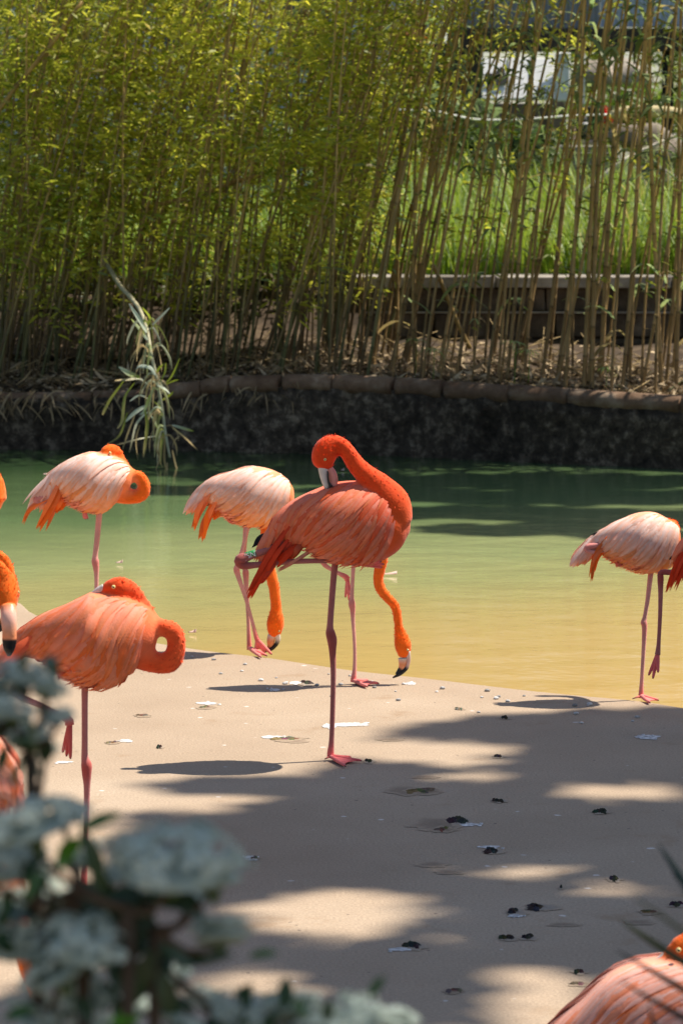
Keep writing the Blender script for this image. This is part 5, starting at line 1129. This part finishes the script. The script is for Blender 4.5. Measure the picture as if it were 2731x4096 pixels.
BAND = [(2150, 1925, 700, 22), (2300, 1990, 640, 20), (1900, 2050, 420, 13), (2500, 2075, 420, 26), (1250, 1915, 420, 14), (2050, 2120, 300, 9), (700, 1960, 260, 8), (1500, 1960, 240, 9), (2650, 2150, 220, 10)]  # added tree's leaves are laid out to cast these shade bands on water
t2 = empty('shade_tree', (12.0, 17.0, -.6)); tag(t2, 'tall unseen tree added beyond the right of the view to shade the far water', 'tree')
mb = MB(); tips = []
for (cx, cy, rx, ry) in BAND:
    for q in range(int(rx * 2.1)):
        a = tr_.uniform(0, 6.2832); rr = math.sqrt(tr_.random()); g = G(cx + rx * rr * math.cos(a), cy + ry * rr * math.sin(a) + 6 * math.sin((cx + rx * rr * math.cos(a)) * .02), WATER_Z)
        h = tr_.uniform(8, 12.5); p = g + TOSUN * (h / TOSUN.z); L = tr_.uniform(.14, .22); leaf(mb, p, rdir(tr_, -.5, .3), TOSUN + rdir(tr_) * .5, L, L * .7, mixc((0.04, 0.08, 0.015), (0.09, 0.15, 0.03), tr_.random()), .15)
        if q % 330 == 0: tips.append(p)
mb.obj('crown', M_SHRUB, t2)['kind'] = 'stuff'
mb = MB(); fork = Vector((11.2, 16.8, 6.2)); loft(mb, [(12.0, 17.0, -.65, .34, .34) + bk, (11.9, 17, 1, .26, .26) + bk, (11.6, 16.9, 3.4, .2, .2) + bk, tuple(fork) + (.16, .16) + bk], nring=12, res=4)
for t in tips:
    m1 = fork.lerp(t, .45) + Vector((0, 0, .5)); loft(mb, [tuple(fork) + (.07, .07) + bk, tuple(m1) + (.04, .04) + bk, tuple(t) + (.01, .01) + bk], nring=7, res=4)
mb.obj('trunk', M_BARK, t2)

# ================================================================== SMALL THINGS ON THE SLAB AND WATER
def splat(cx, cy, rx, ry, seed, col, h):
    r_ = random.Random(seed); n = 22; k = cy.y / FPX if False else G(cx, cy).y / FPX; c = G(cx, cy); V = []; F = []; gy = (G(cx, cy - 5).y - G(cx, cy + 5).y) / 10
    for ring, fr in ((0, 1.0), (1, .6), (2, .0)):
        for i in range(n):
            a = 6.2832 * i / n; q = 1 + .45 * noise.noise(Vector((math.cos(a) * 1.7 + seed, math.sin(a) * 1.7, seed * .3))) + r_.uniform(-.16, .16)
            V.append(Vector((c.x + math.cos(a) * rx * k * q * fr, c.y + math.sin(a) * ry * gy * q * fr, .0012 if ring == 0 else h * (.6 + .6 * r_.random()) * (1.0 if ring == 1 else 1.25) + .0015)))
    for rg in range(2):
        for i in range(n): F.append((rg * n + i, rg * n + (i + 1) % n, (rg + 1) * n + (i + 1) % n, (rg + 1) * n + i))
    return V, F, col
DRP = [(1830, 3283, 45, 14, 1), (1768, 3318, 40, 10, 0), (1990, 3205, 26, 7, 1), (2400, 3248, 32, 9, 1), (1965, 3405, 35, 11, 1), (2455, 3515, 26, 12, 1), (2240, 3552, 9, 6, 1), (2060, 3650, 34, 12, 1), (2160, 3630, 55, 15, 1), (1645, 3785, 42, 16, 1), (2030, 3756, 32, 9, 1), (2110, 3752, 28, 10, 1), (2312, 3890, 26, 9, 1), (2305, 3935, 36, 10, 0), (1810, 3965, 34, 12, 0), (2700, 3622, 30, 9, 1), (2015, 2873, 22, 5, 1), (1835, 2836, 18, 4, 0), (1990, 3028, 20, 5, 1), (1474, 3046, 20, 8, 1), (565, 2862, 30, 6, 0), (820, 2830, 28, 6, 0), (445, 2971, 26, 5, 0), (1225, 2733, 28, 9, 1), (1680, 3165, 60, 12, 0), (2590, 3650, 40, 8, 0), (1140, 2955, 55, 8, 0), (1020, 3432, 16, 5, 0), (640, 2990, 14, 4, 1)]
for i, (x, y, rx, ry, dk) in enumerate(DRP):
    e = empty('bird_dropping', G(x, y)); tag(e, 'dark crumbly bird dropping dried onto the concrete slab', 'dropping', 'droppings on the slab')
    mb = MB(); V, F, c = splat(x + rx * .2, y + ry * .2, rx * 1.3, ry * 1.15, i + 50, (0.30, 0.25, 0.20) if dk else (0.24, 0.17, 0.11), .0008); mb.add(V, F, [(0.385, 0.29, 0.203)] * 22 + [mixc((0.385, 0.29, 0.203), c, .8)] * 22 + [c] * 22); mb.obj('smear', M_STAIN, e)
    mb = MB(); nl = 3 + int(rx / 14); r_ = random.Random(i)
    for q in range(nl):
        mb.add(*splat(x + r_.uniform(-.6, .6) * rx, y + r_.uniform(-.4, .4) * ry, rx * r_.uniform(.3, .6), max(4, ry * r_.uniform(.45, .8)), i * 9 + q, tuple(c * r_.uniform(.7, 1.8) for c in ((0.035, 0.03, 0.024) if dk else (0.12, 0.085, 0.055))), (.0045 if dk else .002)))
    mb.obj('lump', M_DROP, e)
for i, (x, y, rx, ry) in enumerate(((1760, 3300, 130, 26), (1640, 3165, 120, 18), (1730, 3460, 70, 12), (1790, 3490, 60, 10), (2250, 3700, 70, 8), (1560, 2960, 60, 6), (1700, 3110, 60, 8), (1180, 2965, 60, 8), (2550, 3690, 70, 12))):
    mb = MB(); V, F, c = splat(x, y, rx, ry, i + 700, (0.24, 0.175, 0.12), .0); V = [Vector((v.x, v.y, .0011)) for v in V]; mb.add(V, F, [(0.385, 0.29, 0.203)] * 22 + [mixc((0.385, 0.29, 0.203), c, .75)] * 22 + [c] * 22)
    tag(mb.obj('damp_stain', M_STAIN), 'flat brown damp stain soaked into the concrete slab', 'stain', 'brown stains on the slab')
WSP = [(1390, 2900, 75, 7), (1320, 2905, 30, 9), (830, 2815, 40, 5), (1090, 2950, 45, 6), (1960, 3390, 40, 6), (1880, 3300, 45, 6), (2590, 2950, 50, 9), (1000, 3430, 26, 5), (1010, 3442, 20, 3), (1600, 3800, 50, 7), (500, 2965, 30, 5), (1180, 2733, 26, 6), (2060, 3665, 30, 5), (1640, 2735, 22, 6), (1100, 2760, 26, 5), (260, 3050, 40, 4)]
for i, (x, y, rx, ry) in enumerate(WSP):
    mb = MB(); mb.add(*splat(x, y, rx, ry, i + 300, (0.66, 0.63, 0.60), .0015))
    for q in range(4): mb.add(*splat(x + rnd.uniform(-1.3, 1.3) * rx, y + rnd.uniform(-1.2, 1.2) * ry, rx * .18, 2.5, i * 7 + q + 400, (0.66, 0.63, 0.60), .001))
    tag(mb.obj('white_splash', M_DROP), 'thin white splash of dropping dried on the concrete slab', 'dropping', 'white splashes on the slab')
for i in range(34):
    x = rnd.uniform(700, 2600); y = 2640 + (x - 1070) * .115 + 20 + abs(rnd.gauss(0, 45)); p = G(x, y)
    bm = bmesh.new(); bmesh.ops.create_icosphere(bm, subdivisions=2, radius=1); r_ = rnd.uniform(.003, .007)
    for v in bm.verts: v.co = Vector((v.co.x * r_ * 1.3, v.co.y * r_ * 1.1, v.co.z * r_ * .7)) * (1 + .3 * noise.noise(v.co * 2 + Vector((i, 0, 0)))) + p + Vector((0, 0, r_ * .55))
    me = bpy.data.meshes.new('pebble'); bm.to_mesh(me); bm.free(); a = me.color_attributes.new('Col', 'FLOAT_COLOR', 'POINT'); g = rnd.uniform(.3, .75); a.data.foreach_set('color', [g, g * .97, g * .93, 1] * len(me.vertices))
    tag(link('pebble', me, M_STONE), 'tiny pale pebble lying near the wet edge of the slab', 'pebble', 'pebbles along the slab edge')
for i, (x, y, L) in enumerate(((1555, 2300, 32), (195, 1899, 20), (478, 2254, 14), (770, 2533, 16), (1370, 1883, 6))):
    p = G(x, y, WATER_Z + .004); k = p.y / FPX; mb = MB(); V = []; F = []
    for q in range(7):
        t = q / 6; ww = L * k * .05 * math.sin(math.pi * (.08 + .9 * t)); V += [p + Vector((L * k * (t * 2 - 1), -ww, .002)), p + Vector((L * k * (t * 2 - 1), 0, .006 + .01 * t * t)), p + Vector((L * k * (t * 2 - 1), ww, .002))]
    for q in range(6): F += [(3 * q, 3 * q + 1, 3 * q + 4, 3 * q + 3), (3 * q + 1, 3 * q + 2, 3 * q + 5, 3 * q + 4)]
    mb.add(V, F, (0.8, 0.55, 0.48)); tag(mb.obj('shed_feather', M_FEATH), 'small pale pink feather floating on the pond', 'feather', 'feathers floating on the pond')
